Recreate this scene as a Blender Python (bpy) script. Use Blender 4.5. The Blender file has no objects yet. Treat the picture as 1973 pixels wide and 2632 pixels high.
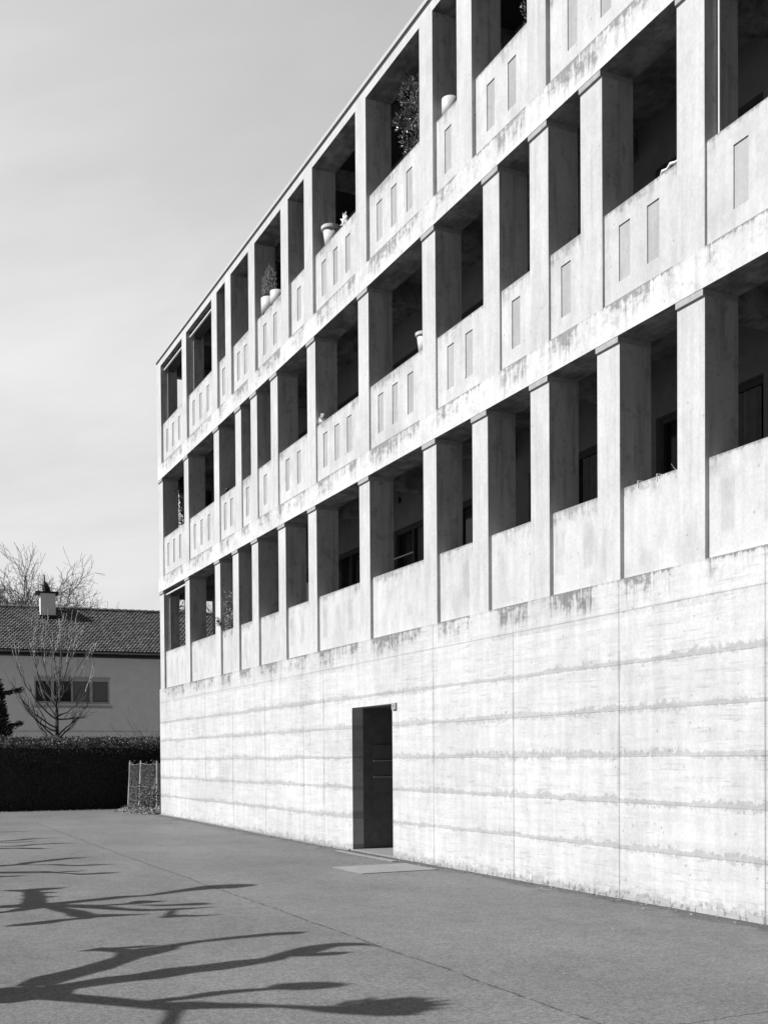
import bpy, bmesh, math, random
from mathutils import Vector, Matrix, noise as mnoise
R = math.radians
random.seed(7)
S = bpy.context.scene

# ------------------------------------------------------------------ camera
YAW, PITCH, ROLL = .44646692, -.01791546, -.0066796
cam_d = bpy.data.cameras.new("camera"); cam = bpy.data.objects.new("camera", cam_d)
S.collection.objects.link(cam); S.camera = cam
cf = Vector((math.sin(YAW)*math.cos(PITCH), math.cos(YAW)*math.cos(PITCH), math.sin(PITCH)))
cr0 = Vector((math.cos(YAW), -math.sin(YAW), 0)); cu0 = cr0.cross(cf)
cr = cr0*math.cos(ROLL)+cu0*math.sin(ROLL); cu = -cr0*math.sin(ROLL)+cu0*math.cos(ROLL)
M = Matrix((cr, cu, -cf)).transposed().to_4x4(); M.translation = Vector((-7.489, 0, 1.4917))
cam.matrix_world = M
cam_d.sensor_fit = 'HORIZONTAL'; cam_d.sensor_width = 36
cam_d.lens = 2822.156/1973*36; cam_d.shift_y = (2000.018-1316)/1973
cam_d.clip_start = .05; cam_d.clip_end = 3000

# ------------------------------------------------------------------ light
SUN_EL, SUN_AZ = 40.0, 6.0          # azimuth: degrees from the facade normal (-x) towards the far end (+y)
sdir = Vector((-math.cos(R(SUN_EL))*math.cos(R(SUN_AZ)), math.cos(R(SUN_EL))*math.sin(R(SUN_AZ)), math.sin(R(SUN_EL))))
sd = bpy.data.lights.new("sun", 'SUN'); so = bpy.data.objects.new("sun", sd); S.collection.objects.link(so)
sd.energy = 4.6; sd.angle = R(.53); sd.color = (1, 1, 1)
so.rotation_euler = sdir.to_track_quat('Z', 'Y').to_euler()   # neutral white: the photograph is black and white
S.view_settings.view_transform = 'Standard'; S.view_settings.look = 'None'
S.view_settings.gamma = 1; S.view_settings.use_curve_mapping = False
S.view_settings.exposure = .58

# ------------------------------------------------------------------ node expression helper
class Nd:
    def __init__(s, t, k): s.t = t; s.k = k
    def m(s, op, b=None, c=None):
        n = s.t.nodes.new('ShaderNodeMath'); n.operation = op
        for i, v in enumerate((s, b, c)):
            if v is None: continue
            if isinstance(v, Nd): s.t.links.new(v.k, n.inputs[i])
            else: n.inputs[i].default_value = v
        return Nd(s.t, n.outputs[0])
    def __add__(s, o): return s.m('ADD', o)
    def __sub__(s, o): return s.m('SUBTRACT', o)
    def __mul__(s, o): return s.m('MULTIPLY', o)
    def __truediv__(s, o): return s.m('DIVIDE', o)
    def __radd__(s, o): return s.m('ADD', o)
    def __rmul__(s, o): return s.m('MULTIPLY', o)
    def rsub(s, v): return (s*-1)+v
    def inv(s): return s.rsub(1.0)
    def abs(s): return s.m('ABSOLUTE')
    def min(s, o): return s.m('MINIMUM', o)
    def max(s, o): return s.m('MAXIMUM', o)
    def ss(s, a, b, lo=0., hi=1.):
        n = s.t.nodes.new('ShaderNodeMapRange'); n.interpolation_type = 'SMOOTHSTEP'
        s.t.links.new(s.k, n.inputs['Value'])
        for nm, v in (('From Min', a), ('From Max', b), ('To Min', lo), ('To Max', hi)):
            if isinstance(v, Nd): s.t.links.new(v.k, n.inputs[nm])
            else: n.inputs[nm].default_value = v
        return Nd(s.t, n.outputs['Result'])
class Mt:
    def __init__(s, name):
        s.mat = bpy.data.materials.new(name); s.mat.use_nodes = True
        s.t = s.mat.node_tree; s.bs = s.t.nodes['Principled BSDF']
        g = s.t.nodes.new('ShaderNodeNewGeometry'); sp = s.t.nodes.new('ShaderNodeSeparateXYZ')
        s.t.links.new(g.outputs['Position'], sp.inputs[0])
        s.x, s.y, s.z = [Nd(s.t, sp.outputs[i]) for i in range(3)]
    def vec(s, x, y, z):
        n = s.t.nodes.new('ShaderNodeCombineXYZ')
        for i, v in enumerate((x, y, z)):
            if isinstance(v, Nd): s.t.links.new(v.k, n.inputs[i])
            else: n.inputs[i].default_value = v
        return n.outputs[0]
    def noise(s, x, y, z, sc=1., det=3., rough=.55, dist=0.):
        n = s.t.nodes.new('ShaderNodeTexNoise'); s.t.links.new(s.vec(x, y, z), n.inputs['Vector'])
        n.inputs['Scale'].default_value = sc; n.inputs['Detail'].default_value = det
        n.inputs['Roughness'].default_value = rough; n.inputs['Distortion'].default_value = dist
        return Nd(s.t, n.outputs['Fac'])
    def vor(s, x, y, z, sc=1., feat='F1', out='Distance', rnd=1.):
        n = s.t.nodes.new('ShaderNodeTexVoronoi'); n.feature = feat
        s.t.links.new(s.vec(x, y, z), n.inputs['Vector']); n.inputs['Scale'].default_value = sc
        n.inputs['Randomness'].default_value = rnd
        return Nd(s.t, n.outputs[out])
    def white(s, x, y, z=0.):
        n = s.t.nodes.new('ShaderNodeTexWhiteNoise'); s.t.links.new(s.vec(x, y, z), n.inputs['Vector'])
        return Nd(s.t, n.outputs['Value'])
    def attr(s, name):
        n = s.t.nodes.new('ShaderNodeAttribute'); n.attribute_name = name
        return Nd(s.t, n.outputs['Fac'])
    def out(s, val, rough=.85, bump=None, strength=.2, dist=.01, spec=.3, metal=0.):
        c = s.t.nodes.new('ShaderNodeCombineColor')
        for i in range(3):
            if isinstance(val, Nd): s.t.links.new(val.k, c.inputs[i])
            else: c.inputs[i].default_value = val
        s.t.links.new(c.outputs[0], s.bs.inputs['Base Color'])
        if isinstance(rough, Nd): s.t.links.new(rough.k, s.bs.inputs['Roughness'])
        else: s.bs.inputs['Roughness'].default_value = rough
        s.bs.inputs['Specular IOR Level'].default_value = spec
        s.bs.inputs['Metallic'].default_value = metal
        if bump is not None:
            b = s.t.nodes.new('ShaderNodeBump'); b.inputs['Strength'].default_value = strength
            b.inputs['Distance'].default_value = dist
            s.t.links.new(bump.k, b.inputs['Height']); s.t.links.new(b.outputs[0], s.bs.inputs['Normal'])
        return s.mat

# ------------------------------------------------------------------ world (black-and-white daylight, thin veil cloud to the north)
W = bpy.data.worlds.new("World"); S.world = W; W.use_nodes = True
wt = W.node_tree; bg = wt.nodes['Background']
sky = wt.nodes.new('ShaderNodeTexSky'); sky.sky_type = 'NISHITA'; sky.sun_disc = False
sky.sun_elevation = R(SUN_EL); sky.sun_rotation = math.atan2(sdir.x, sdir.y)
sky.air_density = 1; sky.dust_density = 1.0; sky.ozone_density = 1
bw = wt.nodes.new('ShaderNodeSeparateColor'); wt.links.new(sky.outputs[0], bw.inputs[0])   # red channel: black-and-white film behind a red filter
tc = wt.nodes.new('ShaderNodeTexCoord'); sx = wt.nodes.new('ShaderNodeSeparateXYZ')
wt.links.new(tc.outputs['Generated'], sx.inputs[0])
wx, wy, wz = [Nd(wt, sx.outputs[i]) for i in range(3)]
wm = Mt.__new__(Mt); wm.t = wt
den = wz.max(.0)+.28
cx_, cy_ = wx/den, wy/den
warp = wm.noise(cx_, cy_, 0., 1.4, 3, .5)
cl = wm.noise(cx_*1.0+warp*.8, cy_*.8+cx_*.7, 0., 1.5, 6, .6)
cl2 = wm.noise(cx_*1.0, cy_*3.0+cx_*1.6, 3.0, .9, 4, .55)
veil = (cl*.6+cl2*.4).ss(.32, .68)
cd_ = Vector((.28, .86, .34)).normalized()
north = (wx*cd_.x+wy*cd_.y+wz*cd_.z).ss(.52, .90)          # a bank of thin cloud over the north
horizon = wz.max(0.).ss(.05, .62).inv()
west = (wx*-1.).ss(-.62, .02)
skyv = Nd(wt, bw.outputs[0])
v = skyv*.28 + north*(veil*.28+.85)*(wz.ss(.02, .32)*.13+.90)*(wz.ss(.40, .66).inv()*.13+.90)*(west*.26+.83)*4.25
cc = wt.nodes.new('ShaderNodeCombineColor')
for i in range(3): wt.links.new(v.k, cc.inputs[i])
wt.links.new(cc.outputs[0], bg.inputs['Color']); bg.inputs['Strength'].default_value = .10

# ------------------------------------------------------------------ mesh helpers
def tag(o, label=None, cat=None, group=None, kind=None):
    if label: o['label'] = label
    if cat: o['category'] = cat
    if group: o['group'] = group
    if kind: o['kind'] = kind
    return o
def obj(name, bm, mat, parent=None, smooth=False, bevel=0.):
    me = bpy.data.meshes.new(name)
    if bevel:
        es = [e for e in bm.edges if len(e.link_faces) == 2 and e.calc_face_angle(0) > .6]
        bmesh.ops.bevel(bm, geom=es, offset=bevel, segments=1, affect='EDGES', clamp_overlap=True)
    bm.normal_update(); bm.to_mesh(me); bm.free()
    if mat: me.materials.append(mat)
    if smooth:
        for p in me.polygons: p.use_smooth = True
    o = bpy.data.objects.new(name, me); S.collection.objects.link(o)
    if parent:
        o.parent = parent
        pm = Matrix.Identity(4); q = parent
        chain = []
        while q: chain.append(q); q = q.parent
        for q in reversed(chain): pm = pm @ q.matrix_parent_inverse @ q.matrix_basis
        o.matrix_parent_inverse = pm.inverted()
    return o
def thing(name, label, cat, loc=(0, 0, 0), group=None):
    o = bpy.data.objects.new(name, None); S.collection.objects.link(o)
    o.location = loc; o.empty_display_size = .2
    return tag(o, label, cat, group)
def box(bm, x0, x1, y0, y1, z0, z1):
    x0, x1 = sorted((x0, x1)); y0, y1 = sorted((y0, y1)); z0, z1 = sorted((z0, z1))
    v = [bm.verts.new(c) for c in ((x0,y0,z0),(x1,y0,z0),(x1,y1,z0),(x0,y1,z0),(x0,y0,z1),(x1,y0,z1),(x1,y1,z1),(x0,y1,z1))]
    for f in ((0,3,2,1),(4,5,6,7),(0,1,5,4),(1,2,6,5),(2,3,7,6),(3,0,4,7)): bm.faces.new([v[i] for i in f])
    return v
def B(): return bmesh.new()
def bxo(name, mat, parent, *a, bevel=0.):
    bm = B(); box(bm, *a); return obj(name, bm, mat, parent, bevel=bevel)
def ring(bm, c, ax, r, n, sq=None):
    ax = ax.normalized(); t = Vector((0, 0, 1)) if abs(ax.z) < .9 else Vector((1, 0, 0))
    a = ax.cross(t).normalized(); b = ax.cross(a)
    return [bm.verts.new(c+(a*math.cos(2*math.pi*i/n)+b*math.sin(2*math.pi*i/n))*r) for i in range(n)]
def tube(bm, pts, rads, n=6, cap=True):
    pts = [Vector(p) for p in pts]; prev = None
    for i, p in enumerate(pts):
        ax = (pts[min(i+1, len(pts)-1)]-pts[max(i-1, 0)])
        if ax.length < 1e-6: ax = Vector((0, 0, 1))
        r = ring(bm, p, ax, max(rads[i], 1e-4), n)
        if prev:
            # align rings to limit twist
            k = min(range(n), key=lambda k: (r[k].co-prev[0].co-(p-pts[i-1])).length)
            r = r[k:]+r[:k]
            for j in range(n): bm.faces.new((prev[j], prev[(j+1) % n], r[(j+1) % n], r[j]))
        elif cap: bm.faces.new(r[::-1])
        prev = r
    if cap: bm.faces.new(prev)
def blob(bm, c, rx, ry, rz, sub=2, jit=0.):
    m = bmesh.ops.create_icosphere(bm, subdivisions=sub, radius=1)
    for v in m['verts']:
        k = 1+jit*(mnoise.noise(v.co*2.3+Vector(c))*2)
        v.co = Vector((c[0]+v.co.x*rx*k, c[1]+v.co.y*ry*k, c[2]+v.co.z*rz*k))
def lathe(bm, c, prof, n=20, close=True):
    prev = None
    for r, z in prof:
        rg = [bm.verts.new((c[0]+r*math.cos(2*math.pi*i/n), c[1]+r*math.sin(2*math.pi*i/n), c[2]+z)) for i in range(n)]
        if prev:
            for j in range(n): bm.faces.new((prev[j], prev[(j+1) % n], rg[(j+1) % n], rg[j]))
        elif close: bm.faces.new(rg[::-1])
        prev = rg
    if close: bm.faces.new(prev)
def leafquad(bm, c, l, w, d=None, curl=.3):
    d = Vector(d) if d is not None else Vector((random.uniform(-1, 1), random.uniform(-1, 1), random.uniform(-1, 1)))
    if d.length < 1e-3: d = Vector((0, 0, 1))
    d.normalize(); s = d.cross(Vector((random.uniform(-1, 1), random.uniform(-1, 1), random.uniform(-1, 1))))
    if s.length < 1e-3: return
    s.normalize(); n = d.cross(s); c = Vector(c)
    a = bm.verts.new(c); b = bm.verts.new(c+d*l*.5+s*w*.5+n*w*curl); e = bm.verts.new(c+d*l); f = bm.verts.new(c+d*l*.5-s*w*.5+n*w*curl)
    bm.faces.new((a, b, e)); bm.faces.new((a, e, f))

SHAD = {
 1: [
  [(-6.666,7.605,0.338),(-6.453,7.638,0.251),(-6.337,7.697,0.133)],
  [(-6.426,7.833,0.08),(-6.248,8.059,0.108),(-5.942,8.277,0.099),(-5.596,8.628,0.077),(-5.473,8.768,0.118),(-5.343,8.869,0.12),(-5.16,8.994,0.057),(-4.908,9.092,0.046),(-4.602,9.142,0.058),(-4.2,9.18,0.069),(-4.017,9.146,0.077),(-3.873,9.153,0.013)],
  [(-5.473,8.768,0.054),(-5.618,9.014,0.065),(-5.73,9.117,0.08),(-5.88,9.092,0.012)],
  [(-5.682,9.091,0.055),(-5.496,9.082,0.04),(-5.402,9.077,0.048),(-5.236,9.08,0.012)],
  [(-6.449,7.665,0.164),(-6.342,7.669,0.106),(-6.112,7.732,0.094),(-5.873,7.798,0.114),(-5.637,7.807,0.118),(-5.37,7.908,0.123),(-5.117,7.919,0.122),(-4.836,7.994,0.104),(-4.613,8.032,0.073),(-4.516,8.126,0.063),(-4.348,8.202,0.093),(-4.199,8.294,0.095),(-4.044,8.389,0.085),(-3.892,8.399,0.086),(-3.74,8.337,0.06),(-3.667,8.234,0.019),(-3.63,8.152,0.012)],
  [(-4.449,8.156,0.065),(-4.288,8.071,0.066),(-4.092,8.034,0.073),(-3.94,8.021,0.012)],
  [(-6.464,7.557,0.094),(-6.33,7.403,0.082),(-6.108,7.179,0.078),(-5.939,6.985,0.073),(-5.77,6.819,0.084),(-5.677,6.771,0.108),(-5.492,6.676,0.071),(-5.308,6.581,0.061),(-5.141,6.485,0.036),(-4.974,6.348,0.046),(-4.855,6.237,0.079),(-4.71,6.187,0.145),(-4.564,6.137,0.211),(-4.398,6.128,0.205),(-4.302,6.089,0.08),(-4.205,6.029,0.012)],
  [(-4.381,6.277,0.064),(-4.275,6.276,0.033),(-4.167,6.231,0.012)],
  [(-4.503,6.031,0.043),(-4.409,5.972,0.026),(-4.329,5.951,0.012)],
  [(-5.781,6.983,0.043),(-5.566,6.981,0.048),(-5.386,7.028,0.063),(-5.216,7.027,0.054),(-4.986,6.996,0.035),(-4.886,7.023,0.095),(-4.73,6.96,0.119),(-4.602,6.918,0.088),(-4.469,6.886,0.012)],
  [(-5.685,6.801,0.046),(-5.73,6.697,0.04),(-5.797,6.512,0.033),(-5.872,6.321,0.037),(-5.959,6.129,0.047),(-6.057,5.938,0.032)],
 ],
 2: [
  [(-6.151,12.246,0.11),(-5.985,12.245,0.125),(-5.815,12.257,0.139),(-5.668,12.102,0.088)],
  [(-6.203,11.783,0.071),(-6.032,11.869,0.064),(-5.847,12.024,0.094),(-5.734,12.109,0.109)],
  [(-5.82,12.155,0.089),(-5.773,12.463,0.086),(-5.709,12.829,0.077),(-5.674,13.147,0.073),(-5.661,13.44,0.063),(-5.664,13.625,0.047)],
  [(-5.612,13.523,0.074),(-5.802,13.719,0.08),(-5.962,13.788,0.015)],
  [(-5.681,13.634,0.12),(-5.521,13.696,0.114),(-5.404,13.708,0.095),(-5.206,13.733,0.017)],
  [(-5.612,13.324,0.115),(-5.501,13.317,0.076),(-5.398,13.261,0.013)],
  [(-5.669,12.923,0.093),(-5.55,12.875,0.057),(-5.45,12.82,0.012)],
  [(-5.731,13.127,0.067),(-5.78,13.17,0.05),(-5.824,13.177,0.016)],
  [(-5.777,12.784,0.097),(-5.845,12.804,0.057),(-5.88,12.807,0.015)],
  [(-5.736,12.214,0.162),(-5.524,12.251,0.092),(-5.094,12.38,0.092),(-4.799,12.482,0.088),(-4.522,12.466,0.054),(-4.072,12.715,0.077),(-3.734,12.847,0.135),(-3.518,12.882,0.21),(-3.298,12.918,0.166),(-3.062,12.927,0.017)],
  [(-5.547,12.111,0.046),(-5.198,11.848,0.058),(-4.85,11.84,0.066),(-4.685,11.935,0.123),(-4.464,11.877,0.013)],
  [(-4.824,11.72,0.014),(-4.569,11.537,0.066),(-4.228,11.472,0.096),(-4.095,11.4,0.015)],
  [(-5.511,12.017,0.087),(-5.224,11.716,0.083),(-5.026,11.437,0.063),(-4.815,11.24,0.069),(-4.488,11.175,0.072),(-4.11,11.143,0.012)],
  [(-5.678,12.034,0.047),(-5.605,11.75,0.066),(-5.516,11.494,0.075),(-5.474,11.27,0.074),(-5.443,11.084,0.063)],
  [(-5.569,11.282,0.046),(-5.466,11.135,0.081),(-5.349,11.072,0.112),(-5.135,11.009,0.071),(-4.852,10.949,0.012)],
  [(-5.414,11.069,0.069),(-5.529,10.965,0.069),(-5.686,10.963,0.063),(-5.933,10.853,0.088),(-6.134,10.809,0.072),(-6.27,10.778,0.012)],
  [(-4.582,11.114,0.03),(-4.651,10.947,0.03),(-4.708,10.793,0.034),(-4.762,10.68,0.029)],
  [(-4.709,10.664,0.067),(-4.775,10.662,0.056),(-4.855,10.667,0.012)],
  [(-4.723,10.736,0.079),(-4.476,10.604,0.051),(-4.221,10.583,0.012)],
 ],
 3: [
  [(-5.615,17.085,0.09),(-5.317,17.13,0.068),(-5.149,17.373,0.076),(-4.846,17.552,0.08),(-4.682,17.694,0.086),(-4.432,17.811,0.109),(-4.216,17.838,0.017)],
  [(-5.327,17.053,0.035),(-5.103,16.926,0.05),(-4.847,16.831,0.066),(-4.745,16.625,0.043),(-4.566,16.491,0.08),(-4.359,16.505,0.088),(-4.029,16.433,0.014)],
  [(-5.73,16.05,0.088),(-5.489,15.986,0.05),(-5.245,15.923,0.048),(-5.152,15.87,0.041),(-5.043,15.594,0.038),(-4.834,15.336,0.042),(-4.732,15.21,0.081),(-4.475,15.233,0.101),(-4.228,15.251,0.013)],
  [(-5.083,15.659,0.064),(-4.836,15.693,0.066),(-4.596,15.705,0.013)],
  [(-5.796,15.451,0.087),(-5.619,15.433,0.075),(-5.459,15.451,0.012)],
 ],
 4: [
  [(-5.067,22.039,0.068),(-4.709,22.158,0.08),(-4.356,22.431,0.075),(-3.826,22.378,0.027)],
  [(-5.103,21.713,0.059),(-4.773,21.651,0.062),(-4.443,21.752,0.023)],
  [(-5.2,20.836,0.057),(-4.893,20.705,0.088),(-4.567,20.935,0.061),(-4.193,20.97,0.094),(-3.884,20.891,0.022)],
  [(-5.261,20.282,0.106),(-4.951,20.24,0.075),(-4.78,20.094,0.107),(-4.616,19.907,0.066),(-4.403,19.898,0.021)],
 ],
 5: [
  [(-4.776,24.659,0.063),(-4.494,24.625,0.063),(-4.119,24.606,0.032)],
  [(-4.759,25.896,0.07),(-4.639,25.897,0.053),(-4.579,25.898,0.035)],
 ],
}

# ------------------------------------------------------------------ materials
def base_concrete(m, lvl=.44, seed=0.):
    big = m.noise(m.x+seed, m.y*.8, m.z*.9, .7, 4, .6)
    streak = m.noise(m.x*3+seed, m.y*7., m.z*.55, 1., 3, .6)
    fine = m.noise(m.x, m.y, m.z, 26., 3, .7)
    board = m.noise(m.x*2, m.y*1.1, m.z*26., 1., 2, .5)
    por = m.vor(m.x, m.y, m.z*.75, 7.5)
    gate = m.noise(m.x, m.y, m.z, 2.1, 1)
    pores = por.ss(.055, .12).inv()*gate.ss(.44, .54)
    mot = m.noise(m.x, m.y*1.2, m.z*.8, 4.2, 5, .75)
    v = big.ss(.36, .64, .93, 1.03)*streak.ss(.36, .66, .94, 1.03)*fine.ss(.35, .65, .95, 1.04)*mot.ss(.38, .62, .955, 1.03)*m.noise(m.x+4., m.y*2.2, m.z*1.6, 1.3, 5, .7).ss(.50, .62, 1., .95)
    v = v*pores.ss(0, 1, 1., .66)
    return v*lvl, (big*.2+fine*.6+board*.2-pores*.6)
def m_wall():                                     # the tall board-marked base wall
    m = Mt('board_marked_concrete'); v, h = base_concrete(m, .515)
    # tone of each pour
    PY = [27.65, 25.51, 23.38, 21.24, 19.10, 18.12, 13.98, 11.84, 9.70, 7.56, 5.43, 3.30, 1.17]
    zc = (m.z/.5).m('FLOOR'); yc = ((m.y-.99)/2.138).m('FLOOR')
    v = v*m.white(yc, zc, 2.).ss(0, 1, .935, 1.01)
    # ragged grey bands of leaked cement along the horizontal joints
    rag = m.noise(m.y*1.0, m.z*.9, 3., 13., 5, .8); lng = m.noise(m.y, zc*7.3, 5., .75, 2, .5)
    zj = (m.z*2.+.5).m('FLOOR')/2.; dz = m.z-zj
    lowfade = m.z.ss(.3, .45)*m.z.ss(2.62, 2.72).inv()
    part = m.noise(m.y, zc*3.1, 8., 3.2, 3, .6).ss(.38, .52)
    amount = lng.ss(.36, .60)*.75+.25
    wid = rag.ss(.36, .64, .004, .095)*amount*(part*.65+.35)+.003
    band = (dz-.012).abs().ss(wid*.75, wid+.012).inv()
    band = band*lowfade
    soft = (dz-.05).abs().ss(0., .14).inv()*lowfade*lng.ss(.35, .75)*rag.ss(.4, .6)
    line = (dz+.012).abs().ss(.003, .011).inv()*lowfade
    top = (m.z-3.075+rag*.02).abs(); tline = top.ss(.004, .012).inv()
    tband = (m.z-3.03).abs().ss(wid*.5, wid*.5+.03).inv()*m.noise(m.y, 1., 9., .5, 2).ss(.42, .55)*rag.ss(.4, .55)
    v = v*band.ss(0, 1, 1., .75)*soft.ss(0, 1, 1., .93)*line.ss(0, 1, 1., .90)*tline.ss(0, 1, 1., .72)*tband.ss(0, 1, 1., .86)
    # light ticks left along the joints
    tick = ((m.y/.437).m('FRACT')-.5).abs().ss(.012, .022).inv()*dz.abs().ss(.012, .018).inv()*lowfade
    v = v*tick.ss(0, 1, 1., 1.13)
    # vertical joints
    d = None
    for y in PY:
        e = (m.y-y).abs(); d = e if d is None else d.min(e)
    vw = m.noise(2., m.y*.9, m.z*1.4, 1.1, 3, .6)
    vline = d.ss(.003, .013).inv()*m.z.ss(3.40, 3.44).inv(); vsoft = (d+rag*.03).ss(.01, vw.ss(.42, .66, .035, .095)).inv()*m.z.ss(2.6, 2.7).inv()
    v = v*vline.ss(0, 1, 1., .66)*vsoft.ss(0, 1, 1., .82)
    ty = ((m.y-.99)/1.069).m('FRACT')-.5; tz = ((m.z-.25)/1.).m('FRACT')-.5
    th_ = ((ty*1.069).m('POWER', 2.)+tz.m('POWER', 2.)).m('SQRT'); hole = th_.ss(.010, .016).inv()*m.z.ss(2.7, 2.8).inv()*m.white((m.y/1.069).m('FLOOR'), m.z.m('FLOOR')).ss(.55, .6)
    v = v*hole.ss(0, 1, 1., .66)
    # scratches of the boards
    sc = m.noise(m.y*2.2, m.z*38., 1., 1., 3, .6).ss(.57, .64)*m.noise(m.y*1.5, m.z*2., 4., 1., 2).ss(.40, .54)
    v = v*sc.ss(0, 1, 1., .82)
    fb = m.noise(m.y*.9, m.z*11., 2., 1., 3, .6).ss(.42, .60); v = v*fb.ss(0, 1, 1.01, .95)
    blot = m.noise(m.y*5., m.z*2.4, 3., 1.4, 5, .8).ss(.60, .68); v = v*blot.ss(0, 1, 1., .88)
    v = drips(m, v, lambda: (m.z*-1.)+3.42, .62, 1.25)
    # damp dirt at the foot
    dn = m.noise(m.y*3., m.z*5., 7., 2.2, 4, .7); ft = (m.z+.06)
    foot = ft.ss(0., dn.ss(.3, .75, .04, .36)).inv()
    v = v*foot.ss(0, 1, 1., .70)
    moss = m.noise(m.y*6., m.z*3., 1., 3., 4, .7).ss(.52, .6)*ft.ss(.02, .16).inv()
    v = v*moss.ss(0, 1, 1., .5)
    return m.out(v, .86, h-vline*1.5-line*.8, .35, .006)
def drips(m, v, tf, depth=.5, gain=1., attr=True, reach=1.):
    t = tf(); on = t.ss(-.002, .002)
    lowf = m.noise(m.y*.85, 0., 6., 1., 3, .6).ss(.30, .56)
    s1 = m.noise(m.y*12., t*1.3, 2., 1., 4, .7); s2 = m.noise(m.y*38., t*1.8, 8., 1., 3, .7); cloud = m.noise(m.y*3.2, t*4.5, 4., 1.6, 5, .7)
    L = (lowf*.32+s1.ss(.35, .65)*.16+.06)*reach
    fade = t.ss(0., L).inv()*on
    wash = fade*(s1.ss(.38, .62)*.75+.25)*(lowf*.70+.30)
    thin = fade*s2.ss(.50, .64)*(lowf*.6+.4)
    edge = t.ss(0., s1.ss(.35, .62, .008, .060)).inv()*on*s2.ss(.35, .55)
    far_ = m.noise(m.y*.42, 2., 9., 1., 2, .5).ss(.40, .56)
    long_ = t.ss(0., .75).inv()*on*m.noise(m.y*17., t*.5, 5., 1., 2, .6).ss(.62, .70)*far_
    k = (wash*1.1*cloud.ss(.36, .60, .35, 1.1)+thin*.55)*(far_*.6+.4)+edge*1.1+long_*.4+t.ss(0., .34).inv()*on*cloud.ss(.50, .60)*.38*lowf
    if attr: k = k*m.attr('stain')
    return v*(k*gain).min(1.).ss(0, 1, 1., 1.-depth)
def m_beam():
    m = Mt('stained_beam_concrete'); v, h = base_concrete(m, .55, 3.)
    def tf():
        q = (m.z*-1.)+(3.42+3.03*4)
        return (q/3.03).m('FRACT')*3.03
    v = drips(m, v, tf, .58, 1.25)
    bl = m.noise(m.y*2.2, m.z*3., 4., 1.6, 4, .65)
    v = v*bl.ss(.5, .72, 1., .86)
    v = v*m.noise(m.x, m.y*2.6, m.z*3.4, 1.9, 6, .75).ss(.54, .60, 1., .86)
    dj = ((m.y-.99)/2.138).m('FRACT'); v = v*(dj-.5).abs().ss(.003, .006).inv().ss(0, 1, 1., .88)
    return m.out(v, .85, h, .35, .006)
def m_pillar():
    m = Mt('smooth_pillar_concrete'); v, h = base_concrete(m, .475, 8.)
    st = m.noise(m.x*16., m.y*16., m.z*.9, 1., 3, .6)
    v = v*st.ss(.45, .75, 1., .88)
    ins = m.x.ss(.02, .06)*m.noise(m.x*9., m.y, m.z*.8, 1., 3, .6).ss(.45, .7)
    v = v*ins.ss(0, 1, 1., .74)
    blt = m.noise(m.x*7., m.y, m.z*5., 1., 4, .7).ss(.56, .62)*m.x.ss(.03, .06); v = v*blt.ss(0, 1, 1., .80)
    return m.out(v, .84, h, .25, .005)
def m_parapet(ztop, ghosts):
    m = Mt('parapet_concrete'); v, h = base_concrete(m, .475, ztop)
    v = drips(m, v, lambda: (m.z*-1.)+ztop, .45, .9, attr=False, reach=.55)
    bl = m.noise(m.x, m.y*1.6, m.z*1.1, 1.2, 4, .65)
    v = v*bl.ss(.48, .62, 1., .90)
    if ghosts:                                    # dark upright patches where the formwork inlays stood
        g = ((m.y/.56).m('FRACT')-.5).abs().ss(.14, .19).inv()*m.z.ss(3.62, 3.70)*m.z.ss(4.12, 4.25).inv()*m.noise(m.y*1.3, m.z*.6, 1., 1., 2).ss(.42, .52)
        v = v*g.ss(0, 1, 1., .86)
    ring_ = (m.vor(m.y*1., m.z*1., 0., 1.1)-.07).abs().ss(.008, .016).inv()
    v = v*ring_.ss(0, 1, 1., .95)
    return m.out(v, .8, h, .2, .005)
def m_plain(name, lvl, var=.08, rough=.8, sc=6., spec=.3, metal=0., bump=0.):
    m = Mt(name); n = m.noise(m.x, m.y, m.z, sc, 3, .6)
    return m.out(n.ss(.25, .75, lvl*(1-var), lvl*(1+var)), rough, n if bump else None, bump, .01, spec, metal)
M_WALL = m_wall(); M_BEAM = m_beam(); M_PIL = m_pillar()
M_PAR = {0: m_parapet(4.42, True), 1: m_parapet(7.49, False), 2: m_parapet(10.545, False)}
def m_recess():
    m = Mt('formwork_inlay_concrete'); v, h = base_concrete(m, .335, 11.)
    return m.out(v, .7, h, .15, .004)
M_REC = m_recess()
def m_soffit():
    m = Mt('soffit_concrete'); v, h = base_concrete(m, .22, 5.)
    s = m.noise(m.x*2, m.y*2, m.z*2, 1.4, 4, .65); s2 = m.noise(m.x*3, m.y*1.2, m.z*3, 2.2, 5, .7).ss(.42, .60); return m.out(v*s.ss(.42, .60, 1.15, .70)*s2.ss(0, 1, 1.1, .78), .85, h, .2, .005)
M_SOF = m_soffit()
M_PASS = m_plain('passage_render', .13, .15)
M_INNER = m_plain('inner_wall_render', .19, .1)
M_CAPJ = m_plain('pillar_cap_concrete', .31, .12, sc=14)
M_TRIM = m_plain('roof_edge_metal', .42, .05, .4, 3, .5)
M_GAP = m_plain('dark_matte', .03, .1)  # near black; on the roof edge strip it paints the shadow gap
M_GLASS = m_plain('dark_window_glass', .012, .2, .06, 2, .6)
M_FRAME = m_plain('grey_window_frame', .06, .08, .5)
M_AWN = m_plain('pale_awning_metal', .55, .03, .35)
M_BLIND = m_plain('dark_blind_fabric', .06, .15)
M_WHITE = m_plain('white_glazed_pot', .52, .03, .45)
M_POT = m_plain('pale_clay_pot', .50, .08, .7)
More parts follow.
